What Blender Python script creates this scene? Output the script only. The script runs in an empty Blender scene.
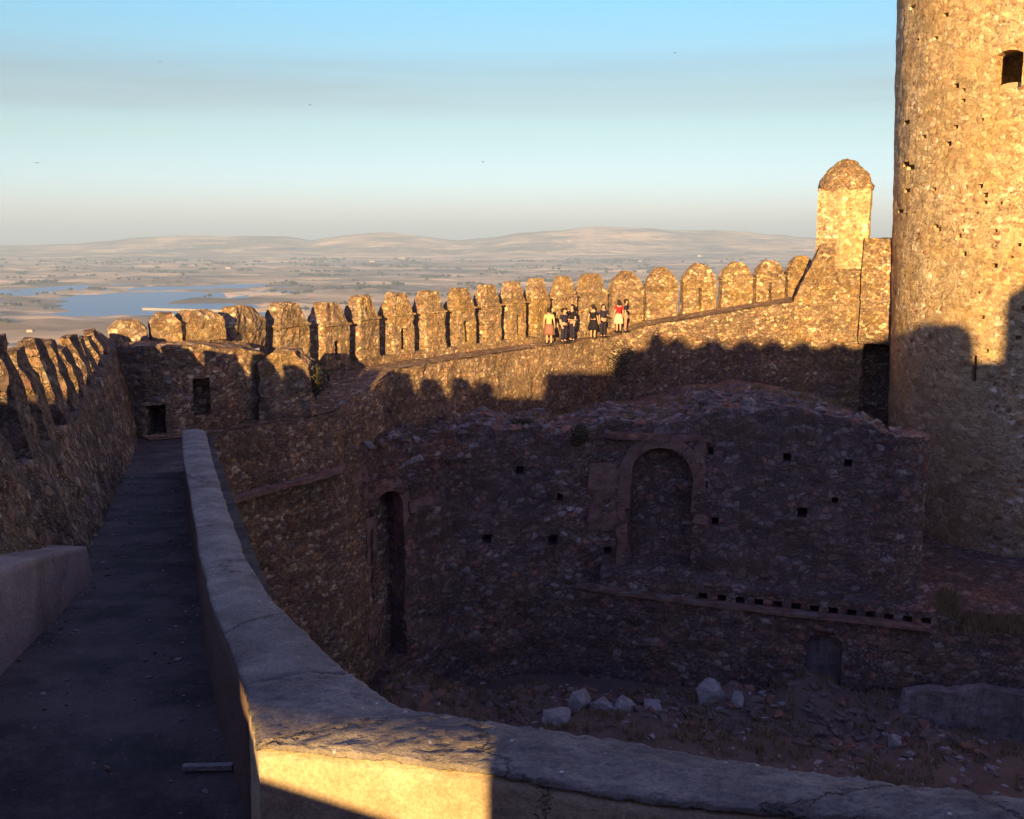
import bpy, bmesh, math, random
from mathutils import Vector, Matrix, noise
R = math.radians
scene = bpy.context.scene
COL = scene.collection
rnd = random.Random(7)

# ------------------------------------------------------------------ camera maths (world: camera at origin, looking +Y)
FPX, CX, CY = 1050.0, 512.0, 409.5
PITCH = math.atan(173.5 / FPX)
cp, sp_ = math.cos(PITCH), math.sin(PITCH)
def ray(px, py):
    u = (px - CX) / FPX; v = (CY - py) / FPX
    return Vector((u, cp + v * sp_, -sp_ + v * cp))
def P(px, py, Y):
    d = ray(px, py); return d * (Y / d.y)
def PZ(px, py, z):
    d = ray(px, py); return d * (z / d.z)
def solve(px, py, zf):
    lo, hi = 1.0, 80.0
    for _ in range(50):
        m = (lo + hi) / 2
        p = P(px, py, m)
        if p.z > zf(m): lo = m
        else: hi = m
    p = P(px, py, lo); p.z = zf(lo); return p
def lerp(a, b, t): return a + (b - a) * t
def interp(tab, x):
    if x <= tab[0][0]: return tab[0][1]
    for (a, b), (c, d) in zip(tab, tab[1:]):
        if x <= c: return b + (d - b) * (x - a) / (c - a)
    return tab[-1][1]

# ------------------------------------------------------------------ materials
def new_mat(name):
    m = bpy.data.materials.new(name); m.use_nodes = True
    nt = m.node_tree; nt.nodes.clear()
    out = nt.nodes.new('ShaderNodeOutputMaterial'); b = nt.nodes.new('ShaderNodeBsdfPrincipled')
    nt.links.new(b.outputs[0], out.inputs[0])
    b.inputs['Roughness'].default_value = 0.95
    b.inputs['Specular IOR Level'].default_value = 0.15
    return m, nt, b
def N(nt, t, **kw):
    n = nt.nodes.new(t)
    for k, v in kw.items(): setattr(n, k, v)
    return n
def ramp(nt, stops, interp_='LINEAR'):
    r = N(nt, 'ShaderNodeValToRGB'); cr = r.color_ramp; cr.interpolation = interp_
    while len(cr.elements) < len(stops): cr.elements.new(0.5)
    for e, (p, c) in zip(cr.elements, stops):
        e.position = p; e.color = (c[0], c[1], c[2], 1) if isinstance(c, tuple) else (c, c, c, 1)
    return r
def mixc(nt, fac, a, b, mode='MIX'):
    m = N(nt, 'ShaderNodeMix', data_type='RGBA', blend_type=mode)
    for sock, v in ((m.inputs['Factor'], fac), (m.inputs['A'], a), (m.inputs['B'], b)):
        if isinstance(v, (int, float)): sock.default_value = v
        elif isinstance(v, tuple): sock.default_value = (v[0], v[1], v[2], 1)
        else: nt.links.new(v, sock)
    return m.outputs['Result']
def math_(nt, op, a, b=0.0, clamp=False):
    m = N(nt, 'ShaderNodeMath', operation=op, use_clamp=clamp)
    for s, v in zip(m.inputs, (a, b)):
        if isinstance(v, (int, float)): s.default_value = v
        else: nt.links.new(v, s)
    return m.outputs[0]
def noise_n(nt, vec, scale, detail=4, rough=.6):
    n = N(nt, 'ShaderNodeTexNoise'); n.inputs['Scale'].default_value = scale
    n.inputs['Detail'].default_value = detail; n.inputs['Roughness'].default_value = rough
    nt.links.new(vec, n.inputs['Vector']); return n
def masonry(name, cells, size=.28, squash=1.5, mortar=(.33,.26,.18), mortar_w=.06, lichen=(.42,.27,.08), lichen_amt=.35,
            patch=(.22,.17,.14), patch_amt=.4, bump=.05, warp=.12, dark_amt=.0, big=None):
    """irregular rubble masonry: random stones of several sizes, mortar, stains, lichen"""
    m, nt, b = new_mat(name)
    geo = N(nt, 'ShaderNodeNewGeometry')
    nz = noise_n(nt, geo.outputs['Position'], 3.2, 5, .75)
    vm = N(nt, 'ShaderNodeVectorMath', operation='SCALE'); nt.links.new(nz.outputs['Color'], vm.inputs[0]); vm.inputs['Scale'].default_value = warp*2
    va = N(nt, 'ShaderNodeVectorMath', operation='ADD'); nt.links.new(geo.outputs['Position'], va.inputs[0]); nt.links.new(vm.outputs[0], va.inputs[1])
    mp = N(nt, 'ShaderNodeMapping'); mp.inputs['Scale'].default_value = (1, 1, squash); nt.links.new(va.outputs[0], mp.inputs['Vector'])
    def vor(feature, sc):
        v = N(nt, 'ShaderNodeTexVoronoi', feature=feature); v.inputs['Scale'].default_value = sc
        v.inputs['Randomness'].default_value = .95; nt.links.new(mp.outputs[0], v.inputs['Vector']); return v
    vc = vor('F1', .72/size); ve = vor('DISTANCE_TO_EDGE', .72/size)
    v2 = vor('F1', 2.3/size); e2 = vor('DISTANCE_TO_EDGE', 2.3/size)
    sep = N(nt, 'ShaderNodeSeparateColor'); nt.links.new(vc.outputs['Color'], sep.inputs[0])
    sep2 = N(nt, 'ShaderNodeSeparateColor'); nt.links.new(v2.outputs['Color'], sep2.inputs[0])
    k = len(cells)
    stops = [(i / k, c) for i, c in enumerate(cells)]
    r1 = ramp(nt, stops, 'CONSTANT'); nt.links.new(sep.outputs[0], r1.inputs[0])
    r2 = ramp(nt, stops, 'CONSTANT'); nt.links.new(sep2.outputs[0], r2.inputs[0])
    small = ramp(nt, [(.40, 0.), (.44, 1.)]); nt.links.new(sep.outputs[1], small.inputs[0])
    base = mixc(nt, small.outputs[0], r1.outputs[0], r2.outputs[0])
    # within-stone variation
    fine = noise_n(nt, geo.outputs['Position'], 9, 6, .7)
    fr = ramp(nt, [(.28, .35), (.72, 1.5)]); nt.links.new(fine.outputs[0], fr.inputs[0])
    base = mixc(nt, 1.0, base, fr.outputs[0], 'MULTIPLY')
    # uneven building courses, then streaks of lost mortar
    mc = N(nt, 'ShaderNodeMapping'); mc.inputs['Scale'].default_value = (.35, .35, 3.6); nt.links.new(va.outputs[0], mc.inputs['Vector'])
    cn_ = noise_n(nt, mc.outputs[0], 1., 4, .65); cg = ramp(nt, [(.34, .62), (.5, 1.), (.66, 1.32)]); nt.links.new(cn_.outputs[0], cg.inputs[0])
    base = mixc(nt, .85, base, cg.outputs[0], 'MULTIPLY')
    bn_ = noise_n(nt, geo.outputs['Position'], .33, 5, .7); bg_ = ramp(nt, [(.36, .72), (.62, 1.22)]); nt.links.new(bn_.outputs[0], bg_.inputs[0])
    base = mixc(nt, .8, base, bg_.outputs[0], 'MULTIPLY')
    gr_ = noise_n(nt, geo.outputs['Position'], 26, 3, .8); gg = ramp(nt, [(.3, .62), (.7, 1.38)]); nt.links.new(gr_.outputs[0], gg.inputs[0])
    base = mixc(nt, 1.0, base, gg.outputs[0], 'MULTIPLY')
    edge = mixc(nt, small.outputs[0], ve.outputs['Distance'], e2.outputs['Distance'])
    er = ramp(nt, [(0., 1.), (mortar_w, .6), (mortar_w * 2.2, 0.)]); nt.links.new(edge, er.inputs[0])
    cov = noise_n(nt, geo.outputs['Position'], .9, 4); cr = ramp(nt, [(.35, .35), (.65, 1.)]); nt.links.new(cov.outputs[0], cr.inputs[0])
    base = mixc(nt, math_(nt, 'MULTIPLY', er.outputs[0], cr.outputs[0]), base, mortar)
    # stains, lichen
    l1 = noise_n(nt, geo.outputs['Position'], .55, 6, .65)
    lr = ramp(nt, [(.48, 0.), (.66, 1.)]); nt.links.new(l1.outputs[0], lr.inputs[0])
    base = mixc(nt, math_(nt, 'MULTIPLY', lr.outputs[0], lichen_amt), base, lichen)
    mpp = N(nt, 'ShaderNodeMapping'); mpp.inputs['Location'].default_value = (13, 7, 3); mpp.inputs['Scale'].default_value = (1, 1, .45)
    nt.links.new(geo.outputs['Position'], mpp.inputs['Vector'])
    l2 = noise_n(nt, mpp.outputs[0], .5, 6, .7)
    lr2 = ramp(nt, [(.46, 0.), (.64, 1.)]); nt.links.new(l2.outputs[0], lr2.inputs[0])
    base = mixc(nt, math_(nt, 'MULTIPLY', lr2.outputs[0], patch_amt), base, patch)
    if big:
        l3 = noise_n(nt, mpp.outputs[0], .17, 4, .6); lr3 = ramp(nt, [(.42, 0.), (.58, 1.)]); nt.links.new(l3.outputs[0], lr3.inputs[0])
        base = mixc(nt, math_(nt, 'MULTIPLY', lr3.outputs[0], big[1]), base, big[0])
    nt.links.new(base, b.inputs['Base Color'])
    # relief: stones stand proud of the joints at varied depth
    hr = ramp(nt, [(0., 0.), (mortar_w * 1.5, .7), (.35, 1.)]); nt.links.new(edge, hr.inputs[0])
    hv = math_(nt, 'MULTIPLY', sep.outputs[2], .9)
    h = math_(nt, 'ADD', math_(nt, 'MULTIPLY', hr.outputs[0], math_(nt, 'ADD', hv, .35)), math_(nt, 'MULTIPLY', fine.outputs[0], .7))
    bp = N(nt, 'ShaderNodeBump'); bp.inputs['Strength'].default_value = 1; bp.inputs['Distance'].default_value = bump
    nt.links.new(h, bp.inputs['Height']); nt.links.new(bp.outputs[0], b.inputs['Normal'])
    return m
def plain(name, col, col2=None, scale=3, bump=.01, rough=.95, speck=None, crack=0, stain=None):
    m, nt, b = new_mat(name); b.inputs['Roughness'].default_value = rough
    geo = N(nt, 'ShaderNodeNewGeometry')
    n1 = noise_n(nt, geo.outputs['Position'], scale, 8, .65)
    r = ramp(nt, [(.3, col), (.7, col2 or tuple(c * .7 for c in col))]); nt.links.new(n1.outputs[0], r.inputs[0])
    c = r.outputs[0]
    if speck:
        v = N(nt, 'ShaderNodeTexVoronoi'); v.inputs['Scale'].default_value = speck[1]; nt.links.new(geo.outputs['Position'], v.inputs['Vector'])
        sr = ramp(nt, [(0., 1.), (.10, 1.), (.16, 0.)]); nt.links.new(v.outputs['Distance'], sr.inputs[0])
        sc = N(nt, 'ShaderNodeSeparateColor'); nt.links.new(v.outputs['Color'], sc.inputs[0])
        th = ramp(nt, [(.72, 0.), (.78, 1.)]); nt.links.new(sc.outputs[0], th.inputs[0])
        c = mixc(nt, math_(nt, 'MULTIPLY', sr.outputs[0], th.outputs[0]), c, speck[0])
    if stain:
        st_ = noise_n(nt, geo.outputs['Position'], stain[1], 7, .7); sr_ = ramp(nt, [(.46, 0.), (.60, stain[2])]); nt.links.new(st_.outputs[0], sr_.inputs[0])
        c = mixc(nt, sr_.outputs[0], c, stain[0])
    n2 = noise_n(nt, geo.outputs['Position'], scale * 9, 6, .7)
    g3 = noise_n(nt, geo.outputs['Position'], 45, 3, .8); g4 = ramp(nt, [(.3, .72), (.7, 1.25)]); nt.links.new(g3.outputs[0], g4.inputs[0])
    if scale > .5: c = mixc(nt, 1., c, g4.outputs[0], 'MULTIPLY')
    h = math_(nt, 'ADD', n2.outputs[0], math_(nt, 'MULTIPLY', n1.outputs[0], 2.))
    if crack:
        nw = noise_n(nt, geo.outputs['Position'], 4, 4, .7); vs_ = N(nt, 'ShaderNodeVectorMath', operation='SCALE'); nt.links.new(nw.outputs['Color'], vs_.inputs[0]); vs_.inputs['Scale'].default_value = .35
        va_ = N(nt, 'ShaderNodeVectorMath', operation='ADD'); nt.links.new(geo.outputs['Position'], va_.inputs[0]); nt.links.new(vs_.outputs[0], va_.inputs[1])
        ck = N(nt, 'ShaderNodeTexVoronoi', feature='DISTANCE_TO_EDGE'); ck.inputs['Scale'].default_value = crack; nt.links.new(va_.outputs[0], ck.inputs['Vector'])
        ckr = ramp(nt, [(0., 1.), (.008 * crack, .7), (.016 * crack, 0.)]); nt.links.new(ck.outputs['Distance'], ckr.inputs[0])
        c = mixc(nt, math_(nt, 'MULTIPLY', ckr.outputs[0], .4), c, (.08, .07, .06)); h = math_(nt, 'SUBTRACT', h, ckr.outputs[0])
    nt.links.new(c, b.inputs['Base Color'])
    bp = N(nt, 'ShaderNodeBump'); bp.inputs['Distance'].default_value = bump
    nt.links.new(h, bp.inputs['Height']); nt.links.new(bp.outputs[0], b.inputs['Normal'])
    return m
def brickmat(name, c1, c2, mortar, w=.28, h=.075):
    m, nt, b = new_mat(name)
    geo = N(nt, 'ShaderNodeNewGeometry')
    sx = N(nt, 'ShaderNodeSeparateXYZ'); nt.links.new(geo.outputs['Position'], sx.inputs[0])
    nzz = noise_n(nt, geo.outputs['Position'], 1.5, 3)
    cb = N(nt, 'ShaderNodeCombineXYZ')
    nt.links.new(math_(nt, 'ADD', sx.outputs[0], math_(nt, 'MULTIPLY', sx.outputs[1], .6)), cb.inputs[0])
    nt.links.new(math_(nt, 'ADD', sx.outputs[2], math_(nt, 'MULTIPLY', nzz.outputs[0], .12)), cb.inputs[1])
    bt = N(nt, 'ShaderNodeTexBrick'); bt.inputs['Scale'].default_value = 1
    bt.inputs['Brick Width'].default_value = w; bt.inputs['Row Height'].default_value = h; bt.inputs['Mortar Size'].default_value = .012
    bt.inputs['Color1'].default_value = (*c1, 1); bt.inputs['Color2'].default_value = (*c2, 1); bt.inputs['Mortar'].default_value = (*mortar, 1)
    nt.links.new(cb.outputs[0], bt.inputs['Vector'])
    n1 = noise_n(nt, geo.outputs['Position'], 2.5, 6, .7); r = ramp(nt, [(.35, .55), (.7, 1.25)]); nt.links.new(n1.outputs[0], r.inputs[0])
    base = mixc(nt, 1., bt.outputs['Color'], r.outputs[0], 'MULTIPLY')
    gm = noise_n(nt, geo.outputs['Position'], 1.1, 6, .7); gr = ramp(nt, [(.45, 0.), (.6, .8)]); nt.links.new(gm.outputs[0], gr.inputs[0])
    base = mixc(nt, math_(nt, 'MULTIPLY', gr.outputs[0], .6), base, (.24, .18, .14))
    nt.links.new(base, b.inputs['Base Color'])
    h_ = math_(nt, 'SUBTRACT', n1.outputs[0], bt.outputs['Fac'])
    bp = N(nt, 'ShaderNodeBump'); bp.inputs['Distance'].default_value = .02
    nt.links.new(h_, bp.inputs['Height']); nt.links.new(bp.outputs[0], b.inputs['Normal'])
    return m
def flat(name, col, rough=.9):
    m, nt, b = new_mat(name); b.inputs['Roughness'].default_value = rough
    geo = N(nt, 'ShaderNodeNewGeometry'); n1 = noise_n(nt, geo.outputs['Position'], 12, 4)
    r = ramp(nt, [(.3, tuple(c * .75 for c in col)), (.7, tuple(min(1, c * 1.15) for c in col))]); nt.links.new(n1.outputs[0], r.inputs[0])
    nt.links.new(r.outputs[0], b.inputs['Base Color']); return m

WARM = [(.36,.19,.10), (.52,.36,.19), (.28,.21,.17), (.62,.48,.29), (.42,.23,.14), (.54,.41,.28), (.20,.11,.08), (.48,.31,.16)]
M = {}
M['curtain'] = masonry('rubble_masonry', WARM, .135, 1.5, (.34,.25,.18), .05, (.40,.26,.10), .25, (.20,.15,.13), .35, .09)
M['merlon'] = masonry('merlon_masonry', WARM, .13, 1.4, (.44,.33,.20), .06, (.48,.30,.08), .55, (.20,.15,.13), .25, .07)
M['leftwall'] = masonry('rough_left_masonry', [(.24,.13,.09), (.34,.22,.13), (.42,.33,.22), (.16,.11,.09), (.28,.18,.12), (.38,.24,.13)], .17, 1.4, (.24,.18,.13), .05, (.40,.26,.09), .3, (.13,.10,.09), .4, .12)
M['tower'] = masonry('tower_masonry', [(.56,.42,.23), (.60,.47,.28), (.52,.38,.20), (.58,.44,.26), (.20,.09,.06), (.76,.67,.48), (.54,.39,.20), (.58,.44,.25), (.40,.22,.13), (.60,.46,.27)],  # darkest red-brown stones also stand in for the shade inside pits
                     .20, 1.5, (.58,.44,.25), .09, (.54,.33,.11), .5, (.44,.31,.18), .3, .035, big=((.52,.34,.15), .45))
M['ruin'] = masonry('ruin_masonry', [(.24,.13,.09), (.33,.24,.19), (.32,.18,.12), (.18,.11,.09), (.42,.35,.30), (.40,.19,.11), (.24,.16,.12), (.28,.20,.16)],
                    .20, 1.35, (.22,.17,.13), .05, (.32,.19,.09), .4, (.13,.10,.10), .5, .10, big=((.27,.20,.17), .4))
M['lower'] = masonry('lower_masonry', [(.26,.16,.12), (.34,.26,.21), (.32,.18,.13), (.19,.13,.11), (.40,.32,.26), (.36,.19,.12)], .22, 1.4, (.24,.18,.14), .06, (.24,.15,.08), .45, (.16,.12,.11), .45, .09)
M['brick'] = brickmat('old_brick', (.34,.16,.10), (.22,.11,.075), (.30,.23,.18))
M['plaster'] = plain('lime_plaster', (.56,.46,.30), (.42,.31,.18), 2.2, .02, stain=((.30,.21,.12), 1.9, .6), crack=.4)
M['shadeplaster'] = plain('shade_toned_red_plaster', (.20,.13,.09), (.12,.08,.065), 1.5, .03)  # darker red copy of the parapet plaster, walk-side shade put into its colour
M['coping'] = plain('coping_mortar', (.46,.40,.33), (.25,.21,.18), 4.0, .04, speck=((.78,.76,.70), 13), crack=.45, stain=((.17,.14,.12), 1.2, .55))
M['streaked'] = masonry('streaked_plaster', [(.27,.22,.20), (.32,.26,.23), (.20,.16,.15)], .3, .10, (.28,.24,.22), .2, (.30,.20,.12), .3, (.12,.10,.09), .7, .03)
M['greyplaster'] = plain('grey_plaster', (.36,.29,.25), (.25,.19,.17), 1.3, .03, stain=((.15,.11,.09), .9, .6))
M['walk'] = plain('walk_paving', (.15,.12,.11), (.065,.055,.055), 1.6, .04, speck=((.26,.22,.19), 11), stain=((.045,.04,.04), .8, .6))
M['sand'] = plain('sandy_walk', (.44,.33,.20), (.34,.25,.15), 1.2, .02)
M['dirt'] = plain('courtyard_earth', (.22,.155,.115), (.13,.095,.075), .9, .06)
M['rock'] = plain('pale_rock', (.50,.47,.44), (.30,.27,.25), 2.5, .05)
M['darkrock'] = plain('brown_rock', (.26,.20,.16), (.16,.12,.10), 2.5, .05)
M['straw'] = flat('dry_grass', (.26,.19,.09))
M['leaf'] = flat('dark_leaves', (.07,.065,.035))
M['twig'] = flat('twig_bark', (.12,.09,.06))
M['skin'] = flat('skin', (.50,.30,.20)); M['hair'] = flat('dark_hair', (.03,.02,.015))
M['yellow'] = flat('yellow_cloth', (.60,.44,.18)); M['brown'] = flat('brown_cloth', (.22,.11,.08))
M['navy'] = flat('navy_cloth', (.025,.022,.045)); M['black'] = flat('black_cloth', (.015,.014,.02))
M['red'] = flat('red_cloth', (.62,.02,.03)); M['white'] = flat('white_cloth', (.50,.46,.32)); M['pink'] = flat('salmon_cloth', (.55,.22,.15))
M['feather'] = flat('dark_feathers', (.05,.05,.05))

# ------------------------------------------------------------------ object helpers
def thing(name, label, cat, loc=(0, 0, 0), rotz=0, group=None):
    o = bpy.data.objects.new(name, None); COL.objects.link(o)
    o.location = loc; o.rotation_euler = (0, 0, rotz); o.empty_display_size = .3
    o['label'] = label; o['category'] = cat
    if group: o['group'] = group
    return o
def tag(o, label, cat, group=None):
    o['label'] = label; o['category'] = cat
    if group: o['group'] = group
    return o
def mesh_obj(name, verts, faces, mat, parent=None, smooth=False, world=True):
    """verts in world coordinates; stored relative to the parent (or to the mesh's own base)"""
    vs = [Vector(v) for v in verts]
    if parent is not None and world:
        mi = parent.matrix_basis.inverted()
        pp = parent.parent
        mw = parent.matrix_basis if pp is None else pp.matrix_basis @ parent.matrix_basis
        mi = mw.inverted(); vs = [mi @ v for v in vs]
    off = Vector((0, 0, 0))
    if parent is None and world:
        n = len(vs); off = Vector((sum(v.x for v in vs) / n, sum(v.y for v in vs) / n, min(v.z for v in vs)))
        vs = [v - off for v in vs]
    me = bpy.data.meshes.new(name); me.from_pydata(vs, [], faces); me.update()
    bm = bmesh.new(); bm.from_mesh(me); bmesh.ops.recalc_face_normals(bm, faces=bm.faces[:]); bm.to_mesh(me); bm.free()
    if mat: me.materials.append(mat)
    if smooth:
        for p in me.polygons: p.use_smooth = True
    o = bpy.data.objects.new(name, me); COL.objects.link(o); o.location = off
    if parent: o.parent = parent
    return o
def nvec(p, s):
    q = Vector(p) * s
    return noise.noise_vector(q)
def displace(vs, amp, sc, amp2=0, sc2=1, zf=.6):
    out = []
    for v in vs:
        v = Vector(v); d = nvec(v, sc) * amp
        if amp2: d += nvec(v + Vector((9, 3, 5)), sc2) * amp2
        d.z *= zf; out.append(v + d)
    return out
def loft(stations, ds, segs):
    """stations: list of equal-length lists of section points (Vector); resampled to ds along, segs[i] pieces per section edge. Closed solid."""
    rows = []
    def sec(st):
        pts = []
        n = len(st)
        for i in range(n):
            a, b = st[i], st[(i + 1) % n]
            for k in range(segs[i]): pts.append(a.lerp(b, k / segs[i]))
        return pts
    for a, b in zip(stations, stations[1:]):
        L = max((p - q).length for p, q in zip(a, b))
        n = max(1, int(round(L / ds)))
        for k in range(n): rows.append(sec([p.lerp(q, k / n) for p, q in zip(a, b)]))
    rows.append(sec(stations[-1]))
    m = len(rows[0]); verts = [v for r in rows for v in r]; faces = []
    for i in range(len(rows) - 1):
        for j in range(m):
            faces.append((i * m + j, i * m + (j + 1) % m, (i + 1) * m + (j + 1) % m, (i + 1) * m + j))
    faces.append(tuple(range(m))); base = (len(rows) - 1) * m
    faces.append(tuple(base + j for j in reversed(range(m))))
    return verts, faces
def wall(name, st, mat, parent, ds=.25, dz=.25, amp=.06, sc=1.6, amp2=.03, sc2=5, smooth=False):
    """st: (ix,iy,ox,oy,zt_inner,zt_outer,zb[,foot]) ; foot = how far the inner foot stands out"""
    S = []
    for s in st:
        ix, iy, ox, oy, zi, zo, zb = s[:7]; foot = s[7] if len(s) > 7 else 0
        d = Vector((ix - ox, iy - oy, 0)).normalized() * foot
        S.append([Vector((ix, iy, zb)) + d, Vector((ix, iy, zi)), Vector((ox, oy, zo)), Vector((ox, oy, zb))])
    h = max(s[4] - s[6] for s in st); t = max(math.hypot(s[0] - s[2], s[1] - s[3]) for s in st)
    segs = [max(1, int(h / dz)), max(1, int(t / dz)), max(1, int(h / (dz * 4))), 1]
    v, f = loft(S, ds, segs)
    v = displace(v, amp, sc, amp2, sc2)
    return mesh_obj(name, v, f, mat, parent, smooth)
def volume(me):
    bm = bmesh.new(); bm.from_mesh(me); v = abs(bm.calc_volume(signed=True)); bm.free(); return v
def boolean(o, cutters):
    """cut the openings out; a cut is kept only when it took away roughly what it should"""
    def attempt(cs, solver):
        for c in cs:
            md = o.modifiers.new('cut', 'BOOLEAN'); md.operation = 'DIFFERENCE'; md.solver = solver; md.object = c
        dg = bpy.context.evaluated_depsgraph_get(); dg.update(); me = bpy.data.meshes.new_from_object(o.evaluated_get(dg)); o.modifiers.clear()
        v0, v1 = volume(o.data), volume(me); vc = sum(volume(c.data) for c in cs)
        if len(me.polygons) > .8 * len(o.data.polygons) and v0 - vc * 1.05 - .01 <= v1 < v0 - vc * .01: o.data = me; return True
        return False
    big = len(cutters) > 20
    if big and attempt(cutters, 'EXACT'): cutters_left = []
    else: cutters_left = cutters
    for c in cutters_left:
        if not attempt([c], 'EXACT') and not attempt([c], 'FAST'):
            c.location += Vector((.013, .017, .011))
            print('cut retry', o.name, attempt([c], 'EXACT'))
    for c in cutters: bpy.data.objects.remove(c)
def prism(profile, origin, ux, uz, depth_vec):
    """profile: 2D outline (a,b) -> origin + a*ux + b*uz, extruded by depth_vec"""
    n = len(profile)
    a = [origin + ux * p[0] + uz * p[1] for p in profile]; b = [v + depth_vec for v in a]
    f = [tuple(range(n)), tuple(n + i for i in reversed(range(n)))] + [(i, (i + 1) % n, n + (i + 1) % n, n + i) for i in range(n)]
    return a + b, f
def arch_profile(w, h, n=10, pointed=0):
    r = w / 2; pts = [(-r, 0), (r, 0), (r, h - r)]
    for i in range(1, n): a = math.pi * i / n; pts.append((r * math.cos(a), h - r + r * math.sin(a) * (1 + pointed)))
    pts.append((-r, h - r)); return pts
def cutter(v, f): return mesh_obj('opening_cutter', v, f, None, None, world=True)

# ------------------------------------------------------------------ merlons (grid of cells, holes are real)
def merlon_mesh(w, t, h, kind, slit, seed, cell=.13):
    nx = max(4, int(w / cell)); ny = max(3, int(t / cell)); nz = int(h / cell)
    if nx % 2 == 0: nx += 1
    xs = [-w / 2 + w * i / nx for i in range(nx + 1)]
    if slit:
        mid = nx // 2; sw2 = .085 if slit == 1 else .15; xs[mid] = -sw2; xs[mid + 1] = sw2
    ys = [t * j / ny for j in range(ny + 1)]; zs = [h * k / nz for k in range(nz + 1)]
    zc = .66
    def occ(i, j, k):
        if not (0 <= i < nx and 0 <= j < ny and 0 <= k < nz): return False
        if slit and i == nx // 2 and .08 * nz <= k < (.50 if slit == 1 else .42) * nz: return False
        return True
    idx = {}; verts = []; faces = []
    def vid(i, j, k):
        if (i, j, k) not in idx:
            idx[(i, j, k)] = len(verts)
            x, y, z = xs[i], ys[j], zs[k]; q = z / h
            if kind == 'peak':
                if q > zc:
                    u = (q - zc) / (1 - zc); x *= lerp(.98, .50, u); y = t / 2 + (y - t / 2) * lerp(1, .60, u)
            elif kind == 'round':
                if q > zc:
                    u = (q - zc) / (1 - zc); x *= lerp(.97, .30, u ** 2.0); y = t / 2 + (y - t / 2) * lerp(1, .6, u)
            elif kind == 'lean':     # inner face leans back to a narrow crest
                y = y * lerp(1., .35, q) + t * .62 * q; x *= lerp(1, .82, q)
            verts.append(Vector((x, y, z)))
        return idx[(i, j, k)]
    for i in range(nx):
        for j in range(ny):
            for k in range(nz):
                if not occ(i, j, k): continue
                for d, q in (((-1,0,0), ((0,0,0),(0,0,1),(0,1,1),(0,1,0))), ((1,0,0), ((1,0,0),(1,1,0),(1,1,1),(1,0,1))),
                             ((0,-1,0), ((0,0,0),(1,0,0),(1,0,1),(0,0,1))), ((0,1,0), ((0,1,0),(0,1,1),(1,1,1),(1,1,0))),
                             ((0,0,-1), ((0,0,0),(0,1,0),(1,1,0),(1,0,0))), ((0,0,1), ((0,0,1),(1,0,1),(1,1,1),(0,1,1)))):
                    if not occ(i + d[0], j + d[1], k + d[2]):
                        faces.append(tuple(vid(i + a, j + b, k + c) for a, b, c in q))
    sd = Vector((seed * 7.3, seed * 3.1, seed * 5.7)); out = []
    for v in verts:
        q = v.z / h
        d = noise.noise_vector((v + sd) * 1.6) * .035 + noise.noise_vector((v + sd) * 4.5) * .035 + noise.noise_vector((v + sd) * 10) * .02
        if v.z < .01: d.z = 0
        out.append(v + d * (1 + .5 * q))
    return out, faces
def put_merlon(parent, pos, ang, w, t, h, kind, slit, seed, mat, course=True, cell=.13):
    """pos: foot of the inner face, ang: direction of the wall; local +y points outwards"""
    v, f = merlon_mesh(w, t, h, kind, slit, seed, cell)
    mw = Matrix.Translation(pos) @ Matrix.Rotation(ang, 4, 'Z')
    # a mesh of its own with its origin at its foot
    me = bpy.data.meshes.new('merlon'); me.from_pydata(v, [], f); me.update(); me.materials.append(mat)
    o = bpy.data.objects.new('merlon', me); COL.objects.link(o); o.parent = parent
    o.location = Vector(pos) - parent.location; o.rotation_euler = (0, 0, ang)
    if course:
        zc = .66 * h; e = .065; vs = []; n = 8
        sec = [(-e, -.03), (-e, .04), (t + e, .04), (t + e, -.03)]
        for i in range(n + 1):
            x = -w / 2 - e + (w + 2 * e) * i / n
            for a, b in sec: vs.append(Vector((x, a, zc + b)) + noise.noise_vector(Vector((x * 2 + seed * 3, a, zc))) * .03)
        fs = [(i * 4 + j, i * 4 + (j + 1) % 4, i * 4 + 4 + (j + 1) % 4, i * 4 + 4 + j) for i in range(n) for j in range(4)] + [(0, 3, 2, 1), (n * 4, n * 4 + 1, n * 4 + 2, n * 4 + 3)]
        m2 = bpy.data.meshes.new('string_course'); m2.from_pydata(vs, [], fs); m2.update(); m2.materials.append(mat)
        c = bpy.data.objects.new('string_course', m2); COL.objects.link(c); c.parent = o
    return o

# ------------------------------------------------------------------ sun, sky, camera
SUN_EL = math.atan(.150); SUN_AZ_TRAVEL = R(8.0)      # light travels towards +Y, slightly towards +X
ld = Vector((math.sin(SUN_AZ_TRAVEL) * math.cos(SUN_EL), math.cos(SUN_AZ_TRAVEL) * math.cos(SUN_EL), -math.sin(SUN_EL)))
sun = bpy.data.lights.new('sun', 'SUN'); sun.energy = 5.0; sun.angle = R(.5); sun.color = (1, .65, .27)
so = bpy.data.objects.new('sun', sun); COL.objects.link(so); so.rotation_euler = ld.to_track_quat('-Z', 'Y').to_euler(); so.location = (0, -20, 60)
w = bpy.data.worlds.new('World'); scene.world = w; w.use_nodes = True; nt = w.node_tree; nt.nodes.clear()
wo = N(nt, 'ShaderNodeOutputWorld'); bg = N(nt, 'ShaderNodeBackground'); nt.links.new(bg.outputs[0], wo.inputs[0])
sky = N(nt, 'ShaderNodeTexSky', sky_type='NISHITA'); sky.sun_disc = False; sky.sun_elevation = SUN_EL
s_dir = -ld; sky.sun_rotation = math.atan2(s_dir.x, s_dir.y); sky.altitude = 300; sky.air_density = 1.0; sky.dust_density = .35; sky.ozone_density = 1.0
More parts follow.
